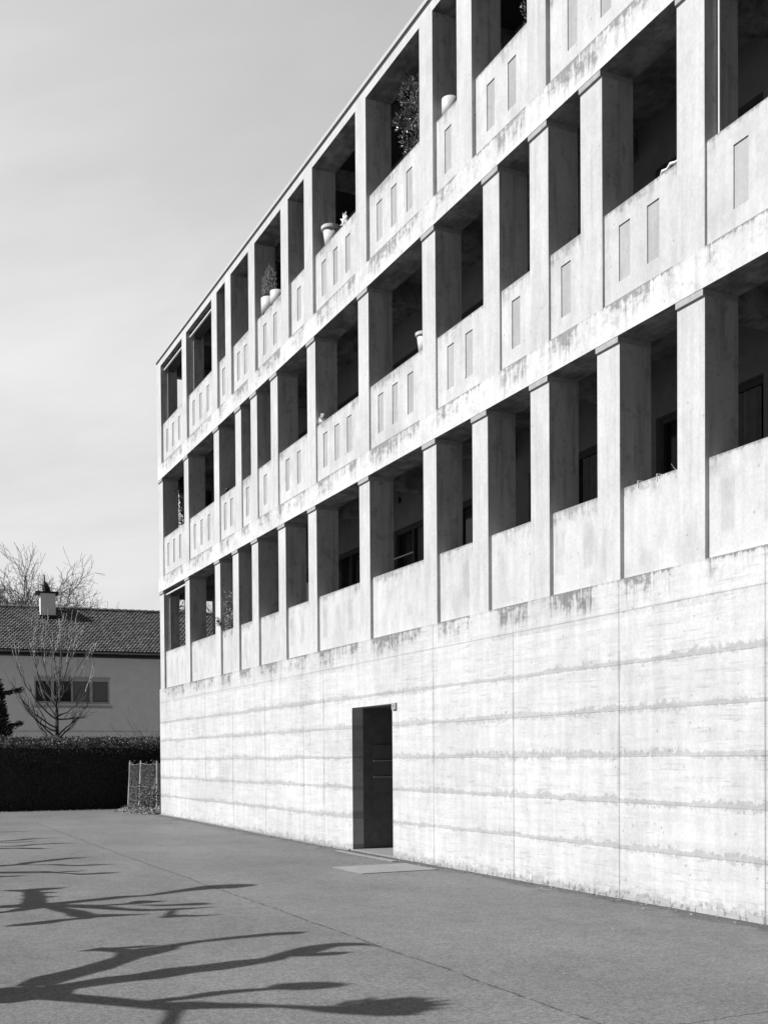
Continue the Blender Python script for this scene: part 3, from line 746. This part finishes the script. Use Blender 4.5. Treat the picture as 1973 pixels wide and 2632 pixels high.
# small things inside the loggias
t = thing('wind_chime', 'small dark wind chime hanging from the ceiling, lowest loggia storey', 'wind chime', (.8, 16.63, 6.2))
bm = B(); tube(bm, [(.8, 16.63, 6.30), (.8, 16.63, 5.90)], [.005, .005], 4); obj('cord', bm, M_BLACK, t)
bm = B(); lathe(bm, (.8, 16.63, 5.79), [(.008, 0), (.028, .02), (.028, .07), (.008, .11)], 10); obj('body', bm, M_BLACK, t)
t = thing('clothes_rail', 'clothes rail inside the lowest loggia storey', 'rail', (1.0, 16.9, SILL[0]))
bm = B(); tube(bm, [(1.0, 17.3, 4.965), (1.0, 16.5, 4.965)], [.012, .012], 6); obj('bar', bm, M_FRAME, t)
bm = B(); tube(bm, [(1.0, 17.3, 3.42), (1.0, 17.3, 4.965)], [.012, .012], 6); tube(bm, [(1.0, 16.5, 3.42), (1.0, 16.5, 4.965)], [.012, .012], 6); obj('stand', bm, M_FRAME, t)
t = thing('hanging_basket', 'dark hanging basket of trailing plants in the far middle storey bay', 'plant', (.55, 28.9, 9.05))
bm = B(); tube(bm, [(.56, 29.3, 9.3), (.56, 29.3, 8.95)], [.006, .006], 4); obj('cord', bm, M_BLACK, t)
bm = B(); blob(bm, (.56, 29.3, 8.85), .14, .14, .12, 2); obj('basket', bm, M_BLACK, t)
bm = B()
for i in range(2600):
    h = random.random()**1.3; leafquad(bm, (.60+random.gauss(0, .075*(1-.5*h)), 29.32+random.gauss(0, .10), 9.0-.78*h+random.gauss(0, .04)), .07, .035, (0, 0, -1))
obj('foliage', bm, M_LEAFD, t)

# ------------------------------------------------------------------ hedge, fence and litter between building and house
def leafy_box(bm, x0, x1, y0, y1, z0, top, n, lsz):
    for i in range(n):
        r = random.random()
        if r < .62: p = Vector((random.uniform(x0, x1), y0+random.uniform(-.05, .05), random.uniform(z0, top(y0))))
        elif r < .95:
            y = random.uniform(y0, y1); p = Vector((random.uniform(x0, x1), y, top(y)+random.gauss(0, .035)))
        else: p = Vector((random.uniform(x0, x1), y1, random.uniform(z0, top(y1))))
        leafquad(bm, p, lsz*random.uniform(.5, 1.2), lsz*.5, (random.uniform(-1, 1), random.uniform(-1, .4), random.uniform(-.6, 1)))
hd = thing('hedge', 'dark clipped evergreen hedge across the far end of the yard', 'hedge', (-3, 34.8, -.01))
def htop(y): return 1.93+.20*math.sin(min(1, (y-34.05)/1.0)*math.pi*.55)
bm = B(); n = 200
prof = [(34.16, -.1), (34.12, 1.0), (34.14, 1.86), (34.45, 1.98), (35.0, 2.06), (35.35, 1.95), (35.4, -.1)]
prev = None
for i in range(n+1):
    x = -11+i*(16.5/n)
    rg = [bm.verts.new((x, y+.07*mnoise.noise(Vector((x*1.3, y, z*1.3))), z+(.07*mnoise.noise(Vector((x*.9, y, 0))) if z > 1.5 else 0))) for y, z in prof]
    if prev:
        for k in range(len(rg)-1): bm.faces.new((prev[k], prev[k+1], rg[k+1], rg[k]))
    prev = rg
obj('branches', bm, M_EAVE, hd)
bm = B(); leafy_box(bm, -11, 5.4, 34.08, 35.3, 0., htop, 36000, .085)
obj('foliage', bm, M_HEDGE, hd)
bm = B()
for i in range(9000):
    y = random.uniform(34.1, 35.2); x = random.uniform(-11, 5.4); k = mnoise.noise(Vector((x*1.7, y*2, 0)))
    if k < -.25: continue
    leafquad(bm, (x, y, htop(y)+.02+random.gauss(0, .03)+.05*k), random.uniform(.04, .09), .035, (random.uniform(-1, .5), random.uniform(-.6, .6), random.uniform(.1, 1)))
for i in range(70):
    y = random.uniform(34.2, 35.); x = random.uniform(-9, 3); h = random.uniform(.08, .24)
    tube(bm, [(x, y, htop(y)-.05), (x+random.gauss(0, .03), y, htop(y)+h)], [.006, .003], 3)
obj('sunlit_top_growth', bm, M_HEDGELIT, hd)  # stray shoots, and leaves paled as if the sun caught them
fence = thing('wire_fence', 'low wire mesh fence overgrown with dry creeper, between building corner and hedge', 'fence', (.06, 32.3, -.02))
PO = [(.02, 33.75, .06, 1.47), (.07, 32.55, .05, 1.47), (.10, 30.72, .0, 1.46)]
for x, y, ln, h in PO:
    bm = B(); tube(bm, [(x-ln, y, -.05), (x+.02, y, h)], [.022, .020], 8); obj('post', bm, M_POSTM, fence)
bm = B(); tube(bm, [(.04, 31.5, -.02), (.10, 30.78, .95)], [.014, .013], 6); obj('brace', bm, M_POSTM, fence)
def net(bm, a, b, h, st=.075, r=.0022):
    a = Vector(a); b = Vector(b); L = (b-a).length; u = (b-a)/L; n = int((L+h)/st)
    for k in range(n):
        for sgn in (1, -1):
            s0 = k*st-h if sgn > 0 else k*st
            pts = []
            t0, t1 = 0., h
            # clip line s = s0 + sgn*t into [0, L]
            if sgn > 0: t0 = max(0, -s0); t1 = min(h, L-s0)
            else: t0 = max(0, s0-L); t1 = min(h, s0)
            if t1-t0 < .03: continue
            p = a+u*(s0+sgn*t0)+Vector((0, 0, t0)); q = a+u*(s0+sgn*t1)+Vector((0, 0, t1))
            tube(bm, [p, q], [r, r], 3, False)
bm = B()
net(bm, (.06, 32.55, .0), (-.01, 33.75, .0), 1.36); net(bm, (.10, 30.72, .0), (.06, 32.55, .0), 1.36); net(bm, (.32, 29.95, .0), (.10, 30.70, .0), 1.40)
for z in (1.37, .7): tube(bm, [(.0, 33.75, z), (.04, 33.1, z-.03), (.075, 32.55, z+.02), (.09, 31.6, z-.02), (.11, 30.72, z+.01)], [.006]*5, 4)
obj('wire_mesh', bm, M_WIRE, fence)
bm = B(); lv = B()
for i in range(46):
    y = random.uniform(30.8, 33.9); p = Vector((.08, y, 0)); pts = [p.copy()]; H = random.choice((.35, .5, .6, .8, 1.35))
    for k in range(8):
        p = p+Vector((random.gauss(0, .012), random.gauss(0, .07), H/8)); p.x = min(max(p.x, .02), .2); pts.append(p.copy())
        for q in range(9): leafquad(lv, p+Vector((random.gauss(0, .04), random.gauss(0, .08), random.gauss(0, .06))), .07, .04)
    tube(bm, pts, [.006]*9, 3)
cr_ = thing('dry_creeper', 'dry grey creeper filling the wire mesh of the low fence', 'creeper', (.08, 32.3, 0))
obj('stem', bm, M_CREEP, cr_); obj('foliage', lv, M_CREEP, cr_)
bm = B()
for i in range(2600):
    y = 29.9+4.2*random.random(); w = .12+.22*math.exp(-((y-31.5)/1.3)**2)
    x = .10-abs(random.gauss(0, w)); z = gz(y)+.01+max(0, .16-abs(x-.08)*.5)*random.random()
    leafquad(bm, (x, y, z), random.uniform(.05, .11), .05, (random.uniform(-1, 1), random.uniform(-1, 1), random.uniform(-.1, .5)))
for i in range(260):
    y = 34.1-random.random()**2*.5; x = random.uniform(-5, 0); leafquad(bm, (x, y, gz(y)+.006), .06, .03, (random.uniform(-1, 1), random.uniform(-1, 1), .1))
for i in range(260):
    y = random.uniform(4, 29); x = -.03-abs(random.gauss(0, .12)); leafquad(bm, (x, y, gz(y)+.006), random.uniform(.02, .045), .02, (random.uniform(-1, 1), random.uniform(-1, 1), .25))
tag(obj('dry_leaf_litter', bm, M_DRY), 'dry leaves gathered under the fence and along the foot of the wall', 'leaf litter', kind='stuff')

# ------------------------------------------------------------------ the house behind the hedge
HA = R(5); HO = Vector((2, 54, 0)); HU = Vector((math.cos(HA), -math.sin(HA), 0)); HN = Vector((-math.sin(HA), -math.cos(HA), 0))
def hp(u, n, z): return HO+HU*u+HN*n+Vector((0, 0, z))
def hbox(bm, u0, u1, n0, n1, z0, z1):
    v = [bm.verts.new(hp(*c)) for c in ((u0,n0,z0),(u1,n0,z0),(u1,n1,z0),(u0,n1,z0),(u0,n0,z1),(u1,n0,z1),(u1,n1,z1),(u0,n1,z1))]
    for f in ((0,3,2,1),(4,5,6,7),(0,1,5,4),(1,2,6,5),(2,3,7,6),(3,0,4,7)): bm.faces.new([v[i] for i in f])
def hbo(name, mat, par, *a):
    bm = B(); hbox(bm, *a); bmesh.ops.recalc_face_normals(bm, faces=bm.faces); return obj(name, bm, mat, par)
house = thing('house', 'low house with a dark tiled roof and white chimney behind the hedge', 'house', hp(0, -3, 0))
U0, U1 = -12., 12.
EZ, RZ, EN, RN = 6.70, 9.13, .75, -3.0
bm = B()
pr = [(0, 0), (0, 6.62), (RN, 8.9), (-6., 6.62), (-6., 0)]
for u in (U0+.4, U1-.4): bm.faces.new([bm.verts.new(hp(u, n, z)) for n, z in pr])
WZ0, WZ1, WU0, WU1 = 4.22, 5.36, -1.90, 1.58
a = U0+.4; b = U1-.4
for (u0, u1, z0, z1) in ((a, WU0, 0, 6.62), (WU1, b, 0, 6.62), (WU0, WU1, 0, WZ0), (WU0, WU1, WZ1, 6.62)):
    bm.faces.new([bm.verts.new(hp(*c)) for c in ((u0, 0, z0), (u1, 0, z0), (u1, 0, z1), (u0, 0, z1))])
for q in (((WU0,0,WZ0),(WU0,-.2,WZ0),(WU0,-.2,WZ1),(WU0,0,WZ1)), ((WU1,0,WZ0),(WU1,-.2,WZ0),(WU1,-.2,WZ1),(WU1,0,WZ1)), ((WU0,0,WZ1),(WU1,0,WZ1),(WU1,-.2,WZ1),(WU0,-.2,WZ1)), ((WU0,0,WZ0),(WU1,0,WZ0),(WU1,-.2,WZ0),(WU0,-.2,WZ0))):
    bm.faces.new([bm.verts.new(hp(*c)) for c in q])
bm.faces.new([bm.verts.new(hp(*c)) for c in ((a, -6, 0), (b, -6, 0), (b, -6, 6.62), (a, -6, 6.62))])
obj('wall', bm, M_RENDER, house)
hbo('base_ledge', M_RENDER, house, a, b, 0.001, .05, 0, 2.86)
win = hbo('window', m_hwin(.012), house, WU0+.05, WU1-.05, -.16, -.12, WZ0+.05, WZ1-.05)
bm = B()
hbox(bm, WU0+.001, WU1-.001, -.119, -.03, WZ0+.001, WZ0+.09); hbox(bm, WU0+.001, WU1-.001, -.119, -.03, WZ1-.07, WZ1-.001)
for u0, u1 in ((WU0+.001, WU0+.06), (-1.14, -1.01), (-.22, -.14), (.64, .78), (1.50, WU1-.001)): hbox(bm, u0, u1, -.119, -.035, WZ0+.091, WZ1-.071)
obj('window_frame', bm, M_WINF, win)
hbo('window_sill', M_WINF, win, WU0-.15, WU1+.11, .002, .12, 3.99, 4.05)
hbo('shutter_box', M_WINF, win, WU0-.02, WU1+.02, .002, .03, WZ1+.001, WZ1+.12)
bm = B(); cu_ = [(-.13, -.119), (.63, -.119)]
hbo('roller_blind', M_FITD, win, -.139, .639, -.118, -.10, WZ0+.1, WZ1-.08); hbo('roller_blind', M_FITD, win, .781, 1.499, -.118, -.10, WZ0+.1, WZ1-.08)
# roof planes
sl = Vector((0, 0, 0)); L = math.hypot(EN-RN, RZ-EZ); TH = .10
bm = B()
def slab(n0, z0, n1, z1):
    q = [(U0, n0, z0), (U1, n0, z0), (U1, n1, z1), (U0, n1, z1)]
    t = [bm.verts.new(hp(*c)) for c in q]; l = [bm.verts.new(hp(c[0], c[1], c[2]-TH)) for c in q]
    bm.faces.new(t); bm.faces.new(l[::-1])
    for i in range(4): bm.faces.new((t[i], l[i], l[(i+1) % 4], t[(i+1) % 4]))
slab(EN, EZ-.03, RN, RZ-.03); slab(RN, RZ-.03, -6.75, EZ-.03)
bmesh.ops.recalc_face_normals(bm, faces=bm.faces)
roof = obj('roof', bm, M_EAVE, house)
# beaver-tail tiles, row by row, each one a curved tongue
bm = B(); rows = 26; ex = L/rows; tw = .172
eu = Vector((0, (RN-EN)/L, (RZ-EZ)/L)); ncol = int(19/tw)
for r in range(rows):
    for c in range(ncol):
        u = -8.5+c*tw+(tw/2 if r % 2 else 0); lift = .036+random.uniform(-.006, .008); w = tw*.415
        s0 = r*ex-.02; s1 = s0+ex+.02
        def P(du, s, up):
            nn = EN+eu.y*s; zz = EZ+eu.z*s
            return bm.verts.new(hp(u+du, nn+up*eu.z, zz+up*(-eu.y)))
        bot = [P(-w, s0+.045, .004), P(-w*.62, s0+.012, lift*.9), P(0, s0, lift*1.15), P(w*.62, s0+.012, lift*.9), P(w, s0+.045, .004)]
        top = [P(-w, s1, -.004), P(-w*.62, s1, .004), P(0, s1, .006), P(w*.62, s1, .004), P(w, s1, -.004)]
        for k in range(4): bm.faces.new((bot[k], bot[k+1], top[k+1], top[k]))
        low = [P(-w*.62, s0+.012, -.01), P(0, s0, -.01), P(w*.62, s0+.012, -.01)]
        bm.faces.new((low[0], low[1], bot[2], bot[1])); bm.faces.new((low[1], low[2], bot[3], bot[2]))
obj('roof_tiles', bm, M_TILE, roof)
bm = B()
for i in range(70):
    u = U0+i*.345; tube(bm, [hp(u, RN, RZ+.01), hp(u+.36, RN, RZ+.03)], [.085, .105], 8)
obj('ridge_tiles', bm, M_TILE, roof)
bm = B(); tube(bm, [hp(U0, EN+.06, EZ-.12), hp(U1, EN+.06, EZ-.12)], [.065, .065], 8); obj('gutter', bm, M_EAVE, roof)
hbo('gutter_lip', M_POSTM, roof, U0, U1, EN+.115, EN+.13, EZ-.13, EZ-.112)
hbo('soffit', M_EAVE, roof, U0, U1, .002, EN, 6.44, 6.50)
# chimney
ch_n = -1.98
ch = hbo('chimney', M_CHIM, roof, -1.47, -.75, ch_n-.72, ch_n, 8.62, 9.74)
hbo('flashing', M_EAVE, ch, -1.50, -.72, ch_n-.76, ch_n+.05, 8.0, 8.66)
hbo('cover_slab', M_EAVE, ch, -1.70, -.60, ch_n-.88, ch_n+.16, 9.74, 9.81)
bm = B(); c0 = hp(-1.14, ch_n-.3, 9.81)
prev = None
for k, (z, w, off) in enumerate(((0, .20, .0), (.18, .20, -.03), (.36, .17, -.08), (.50, .10, -.10), (.55, .035, -.10), (.88, .03, -.11))):
    rg = [bm.verts.new(c0+HU*(off+w*math.cos(a_*.7854+.39))+HN*(w*math.sin(a_*.7854+.39))+Vector((0, 0, z))) for a_ in range(8)]
    if prev:
        for j in range(8): bm.faces.new((prev[j], prev[(j+1) % 8], rg[(j+1) % 8], rg[j]))
    prev = rg
bm.faces.new(prev); obj('cowl', bm, M_BLACK, ch)

# ------------------------------------------------------------------ bare trees
def grow(bm, p, d, ln, r, lev, up, spread, rmin, wig, n=4):
    segs = 3 if lev > 1 else 2; pts = [p.copy()]; rs = [r]; dd = d.copy()
    for k in range(segs):
        dd = (dd+Vector((random.gauss(0, wig), random.gauss(0, wig), random.gauss(0, wig)+up))).normalized()
        p = p+dd*ln/segs; pts.append(p.copy()); rs.append(max(rmin, r*(1-.30*(k+1)/segs)))
        if lev > 0 and k < segs-1 and random.random() < .86:
            sdv = dd.cross(Vector((random.gauss(0, 1), random.gauss(0, 1), random.gauss(0, 1)))).normalized()
            grow(bm, p, (dd*.7+sdv*spread*1.2).normalized(), ln*random.uniform(.5, .75), max(rmin, r*.42), lev-1, up, spread, rmin, wig, n)
    tube(bm, pts, rs, n if lev > 2 else 3, False)
    if lev > 0:
        for k in (0, 1):
            sdv = dd.cross(Vector((random.gauss(0, 1), random.gauss(0, 1), random.gauss(0, 1)))).normalized()
            grow(bm, p, (dd+sdv*spread*random.uniform(.5, 1.2)).normalized(), ln*random.uniform(.66, .86), max(rmin, r*(.72 if k else .55)), lev-1, up, spread, rmin, wig, n)
def bare_tree(label, x, y, h, seed, lev=6, mat=M_BARKD, rmin=.011, spread=.58, up=.015, tr=.24, grp=None):
    random.seed(seed)
    t = thing('bare_tree', label, 'tree', (x, y, 0), grp)
    th = h*.30; bm = B(); tube(bm, [(x, y, -.05), (x+.1, y, th*.5), (x, y, th)], [tr*1.25, tr, tr*.85], 8); obj('trunk', bm, mat, t)
    bm = B(); p = Vector((x, y, th))
    for k in range(5):
        a = k*1.2566+random.uniform(-.3, .3); d = Vector((math.cos(a)*.70, math.sin(a)*.70, 1.)).normalized()
        if k == 4: d = Vector((.05, 0, 1))
        grow(bm, p, d, h*.225, tr*.55, lev, up, spread, rmin, .10)
    obj('crown', bm, mat, t)
g_ = 'bare trees behind the house roof'
bare_tree('tall bare tree behind the roof at the left edge, its crown the highest', 1.4, 84, 15.9, 11, grp=g_)
bare_tree('bare tree behind the roof right beside the chimney, finely branched', 4.4, 83, 14.6, 5, grp=g_)
bare_tree('wide bare tree behind the roof right of the chimney, its crown sloping to the right', 6.3, 81, 13.4, 23, grp=g_)
bare_tree('bare tree showing over the roof next to the building corner', 13.5, 84, 12.6, 31, lev=5, grp=g_)
bare_tree('distant bare tree seen through the far loggia opening', 17.5, 82, 13.6, 37, lev=5, grp=g_)
# spruce just behind the house, beside the building corner
t = thing('spruce', 'dark spruce tree behind the house, mostly hidden by the building corner', 'tree', (9.35, 61, 0)); random.seed(3)
bm = B(); tube(bm, [(9.35, 61, 0), (9.35, 61, 15.6)], [.22, .03], 8); obj('trunk', bm, M_BARK, t)
bm = B(); lv = B()
for k in range(230):
    z = random.uniform(3, 15.4); ln = .15+(15.8-z)*.155*random.uniform(.7, 1.1); a = random.uniform(0, 6.28)
    p = Vector((9.35, 61, z)); d = Vector((math.cos(a), math.sin(a), -.22)); q = p+d*ln*.8; e = p+d*ln+Vector((0, 0, .12*ln))
    tube(bm, [p, q, e], [.03, .015, .006], 3, False)
    for i in range(int(30*ln)+8):
        s_ = random.random()**.7; c = p.lerp(e, s_)+Vector((random.gauss(0, .09), random.gauss(0, .09), random.gauss(-.04, .07)))
        leafquad(lv, c, random.uniform(.12, .26), .05, d+Vector((random.gauss(0, .6), random.gauss(0, .6), random.gauss(0, .4))))
obj('branches', bm, M_BARKD, t); obj('foliage', lv, M_LEAFD, t)
# dark columnar conifer at the left edge, behind the hedge
t = thing('columnar_conifer', 'black columnar conifer at the left edge behind the hedge', 'tree', (-3.55, 38, 0)); random.seed(9)
bm = B(); tube(bm, [(-3.7, 38.4, 0), (-3.7, 38.4, 3.6)], [.09, .03], 8); obj('trunk', bm, M_BARK, t)
bm = B()
for i in range(9000):
    z = random.uniform(.2, 4.1); rr = (1.10-.17*z)*(1+.16*mnoise.noise(Vector((z*2.2, 0, 3)))); a = random.uniform(0, 6.28); f_ = math.sqrt(random.random())
    leafquad(bm, (-3.62+rr*f_*math.cos(a), 38.4+rr*f_*math.sin(a), z), random.uniform(.10, .2), .05, (math.cos(a), math.sin(a), .9))
for (z, l_) in ((3.62, .95), (2.5, .95)):
    for i in range(160):
        s_ = random.random(); leafquad(bm, (-3.55+s_*l_+random.gauss(0, .03), 38.2, z+s_*.22+random.gauss(0, .04)), .14, .05, (1, 0, .3))
obj('foliage', bm, M_LEAFD, t)
# young bare tree in front of the house, upswept branches, sun and shade painted into the bark
t = thing('young_bare_tree', 'slender bare tree with upswept sunlit branches in front of the house window', 'tree', (-1.27, 39.1, 0)); random.seed(42)
bm = B(); tube(bm, [(-1.28, 39.1, 0), (-1.27, 39.1, 2.4), (-1.27, 39.1, 3.35), (-1.22, 39.1, 3.9)], [.075, .06, .05, .035], 8); obj('trunk', bm, M_BARKK, t)
bm = B(); bmd = B()
def limb(pts, r0, r1, mat_bm, twigs=3, seg=9):
    P_ = [Vector(p) for p in pts]; out = []
    for i in range(seg+1):                       # quadratic bezier
        t_ = i/seg; out.append(P_[0]*(1-t_)**2+P_[1]*2*t_*(1-t_)+P_[2]*t_*t_+Vector((random.gauss(0, .012), random.gauss(0, .02), random.gauss(0, .012))))
    rs = [r0+(r1-r0)*i/seg for i in range(seg+1)]; tube(mat_bm, out, rs, 5, False)
    for k in range(twigs):
        i = random.randint(2, seg-1); d = (out[i+1]-out[i]).normalized(); s_ = Vector((random.choice((-1, 1))*random.uniform(.4, .9), random.uniform(-.6, .6), .35))
        ln = random.uniform(.2, .65); p = out[i]
        tube(mat_bm, [p, p+(d+s_).normalized()*ln*.5, p+(d+s_*.5).normalized()*ln+Vector((0, 0, ln*.2))], [rs[i]*.55, rs[i]*.42, .005], 4, False)
X, Y = -1.27, 39.1
LB = [((X,Y,3.9),(X+.02,Y,4.6),(X-.12,Y,5.6)), ((X,Y,3.8),(X+.15,Y,4.5),(X+.22,Y,5.7)), ((X,Y,3.7),(X+.35,Y,4.4),(X+.62,Y-.2,6.0)), ((X,Y,3.5),(X+.5,Y,4.2),(X+1.05,Y,5.3)),
      ((X,Y,3.0),(X+.9,Y+.1,3.3),(X+1.15,Y,4.4)), ((X,Y,2.9),(X+.5,Y,3.0),(X+1.0,Y,2.95)), ((X,Y,2.3),(X+.5,Y,2.9),(X+.75,Y,2.95)), ((X,Y,2.2),(X+.6,Y,2.7),(X+1.1,Y,3.6)),
      ((X,Y,3.0),(X-.6,Y,3.6),(X-.75,Y,5.4)), ((X,Y,2.9),(X-.9,Y,3.5),(X-1.35,Y,4.9)), ((X,Y,2.6),(X-1.0,Y,3.1),(X-1.5,Y,4.2)), ((X,Y,2.5),(X-.9,Y+.2,2.8),(X-1.25,Y,3.9)),
      ((X,Y,2.25),(X-.6,Y,2.7),(X-1.1,Y,3.4)), ((X,Y,2.0),(X-.5,Y,2.4),(X-.8,Y,3.3)), ((X,Y,3.6),(X-.45,Y,4.3),(X-.55,Y,5.9)), ((X,Y,3.3),(X-.5,Y,3.9),(X-1.0,Y,5.7)), ((X,Y,3.2),(X+.2,Y-.3,4.0),(X-.2,Y-.3,5.2))]
for i, q in enumerate(LB): limb(q, .030, .008, bmd if i in (4, 5, 6, 7, 9, 10, 11, 12, 13) else bm, 9)
obj('branches', bm, M_BARKL, t); obj('branches', bmd, M_BARKK, t)
bm = B()
for (a_, b_, c_) in (((-.05, 4.9), (-.15, 5.4), (-.28, 6.5)), ((.1, 4.7), (.2, 5.4), (.12, 6.4)), ((.35, 4.9), (.5, 5.6), (.75, 6.7)), ((.5, 5.0), (.75, 5.5), (.95, 6.2)), ((.75, 4.4), (1.1, 5.1), (1.35, 5.9)),
                     ((-.35, 4.8), (-.45, 5.5), (-.42, 6.5)), ((-.7, 4.9), (-.75, 5.5), (-.72, 6.1)), ((-1.1, 4.4), (-1.3, 4.9), (-1.4, 5.6)), ((1.0, 3.9), (1.2, 4.5), (1.3, 5.1)), ((0., 5.2), (.05, 5.8), (.3, 6.6))):
    limb([(X+a_[0], Y, a_[1]), (X+b_[0], Y, b_[1]), (X+c_[0], Y, c_[1])], .019, .007, bm, 5)
obj('upper_twigs', bm, M_BARKP, t)
t = thing('bare_shrub', 'bare twiggy shrub behind the hedge, tight against the building corner', 'shrub', (1.6, 37.8, 0))
bm = B()
for k in range(12):
    limb(((1.6, 37.8, 0), (1.6+random.uniform(-.5, .4), 37.8, 2), (1.6+random.uniform(-1.3, .9), 37.8, random.uniform(2.5, 3.5))), .014, .004, bm, 4)
obj('branches', bm, M_BARKL, t)

# ------------------------------------------------------------------ pollarded trees along the left side of the yard (they stand outside the frame and throw the branch shadows)
cot = 1/math.tan(R(SUN_EL)); dx_, dy_ = math.cos(R(SUN_AZ)), -math.sin(R(SUN_AZ))
XB_ = -9.4; BASEY = {1: 7.90, 2: 12.45, 3: 16.85, 4: 21.5, 5: 25.8}
WHICH = {1: 'pollarded tree nearest the camera, outside the photo, casting the large foreground shadow',
 2: 'second pollarded tree from the camera, outside the photo, casting the knotted shadow',
 3: 'third pollarded tree left of the yard, outside the photo, casting thin branch shadows',
 4: 'fourth pollarded tree left of the yard, outside the photo, casting thin twig shadows',
 5: 'farthest pollarded tree, outside the photo, casting the faintest twig shadows'}
for k, chains in SHAD.items():
    yb = BASEY[k]; random.seed(k)
    t = thing('pollarded_tree', WHICH[k], 'tree', (XB_, yb, -.06), 'pollarded trees along the yard')
    hf = 1.95
    fork = Vector((XB_, yb, hf)); r0 = .19 if k < 3 else .13
    bm = B(); tube(bm, [(XB_, yb, -.1), (XB_, yb, .3), (XB_+.03, yb, 1.2), fork], [r0*1.35, r0*1.05, r0, r0*.98], 12); blob(bm, tuple(fork), r0*1.15, r0*1.15, r0*1.1, 3, .25); obj('trunk', bm, M_BARK, t, True)
    bm = B()
    for ci, ch_ in enumerate(chains):
        pts, rs = [], []; lean = random.uniform(-.35, .35); x_first, y_first = ch_[0][0], ch_[0][1]
        for gx, gy, r in ch_:
            off = .55*math.sin(1.9*(gy-yb)+.9*k)*min(1., math.hypot(gx+7.2, gy-yb)*.5); r = min(r, .23)
            along = (gx-XB_-off)/dx_
            h = along/cot
            px = XB_+off; py = gy-along*dy_
            pts.append(Vector((px, py, h-.06))); rs.append(r*(1.12 if k == 1 and r > .02 else 1.08 if r > .02 else 1.))
        if ci in ((0,) if k == 1 else (0, 1) if k == 2 else range(len(chains))):
            if True:
                pts.insert(0, fork.copy()); rs.insert(0, r0*.8)
        tube(bm, pts, rs, 10)
    if k == 1:                                    # the pollard fist bristles with short spurs
        for (gx, gy, ex_, ey_) in ((-4.45, 6.30, -4.22, 6.33), (-4.40, 6.24, -4.14, 6.24), (-4.38, 6.16, -4.08, 6.13), (-4.36, 6.08, -4.10, 6.03), (-4.45, 6.0, -4.2, 5.95), (-4.6, 5.95, -4.42, 5.86), (-4.62, 6.36, -4.48, 6.44), (-4.75, 6.33, -4.66, 6.43)):
            fo = lambda x_, y_: .55*math.sin(1.9*(y_-yb)+.9*k)*min(1., math.hypot(x_+7.2, y_-yb)*.5)
            c_ = [Vector((XB_+fo(x_, y_), y_-(x_-XB_-fo(x_, y_))/dx_*dy_, (x_-XB_-fo(x_, y_))/dx_/cot-.06)) for x_, y_ in ((gx, gy), ((gx+ex_)/2, (gy+ey_)/2), (ex_, ey_))]
            tube(bm, c_, [.045, .030, .008], 6)
    obj('branches', bm, M_BARK, t, True)
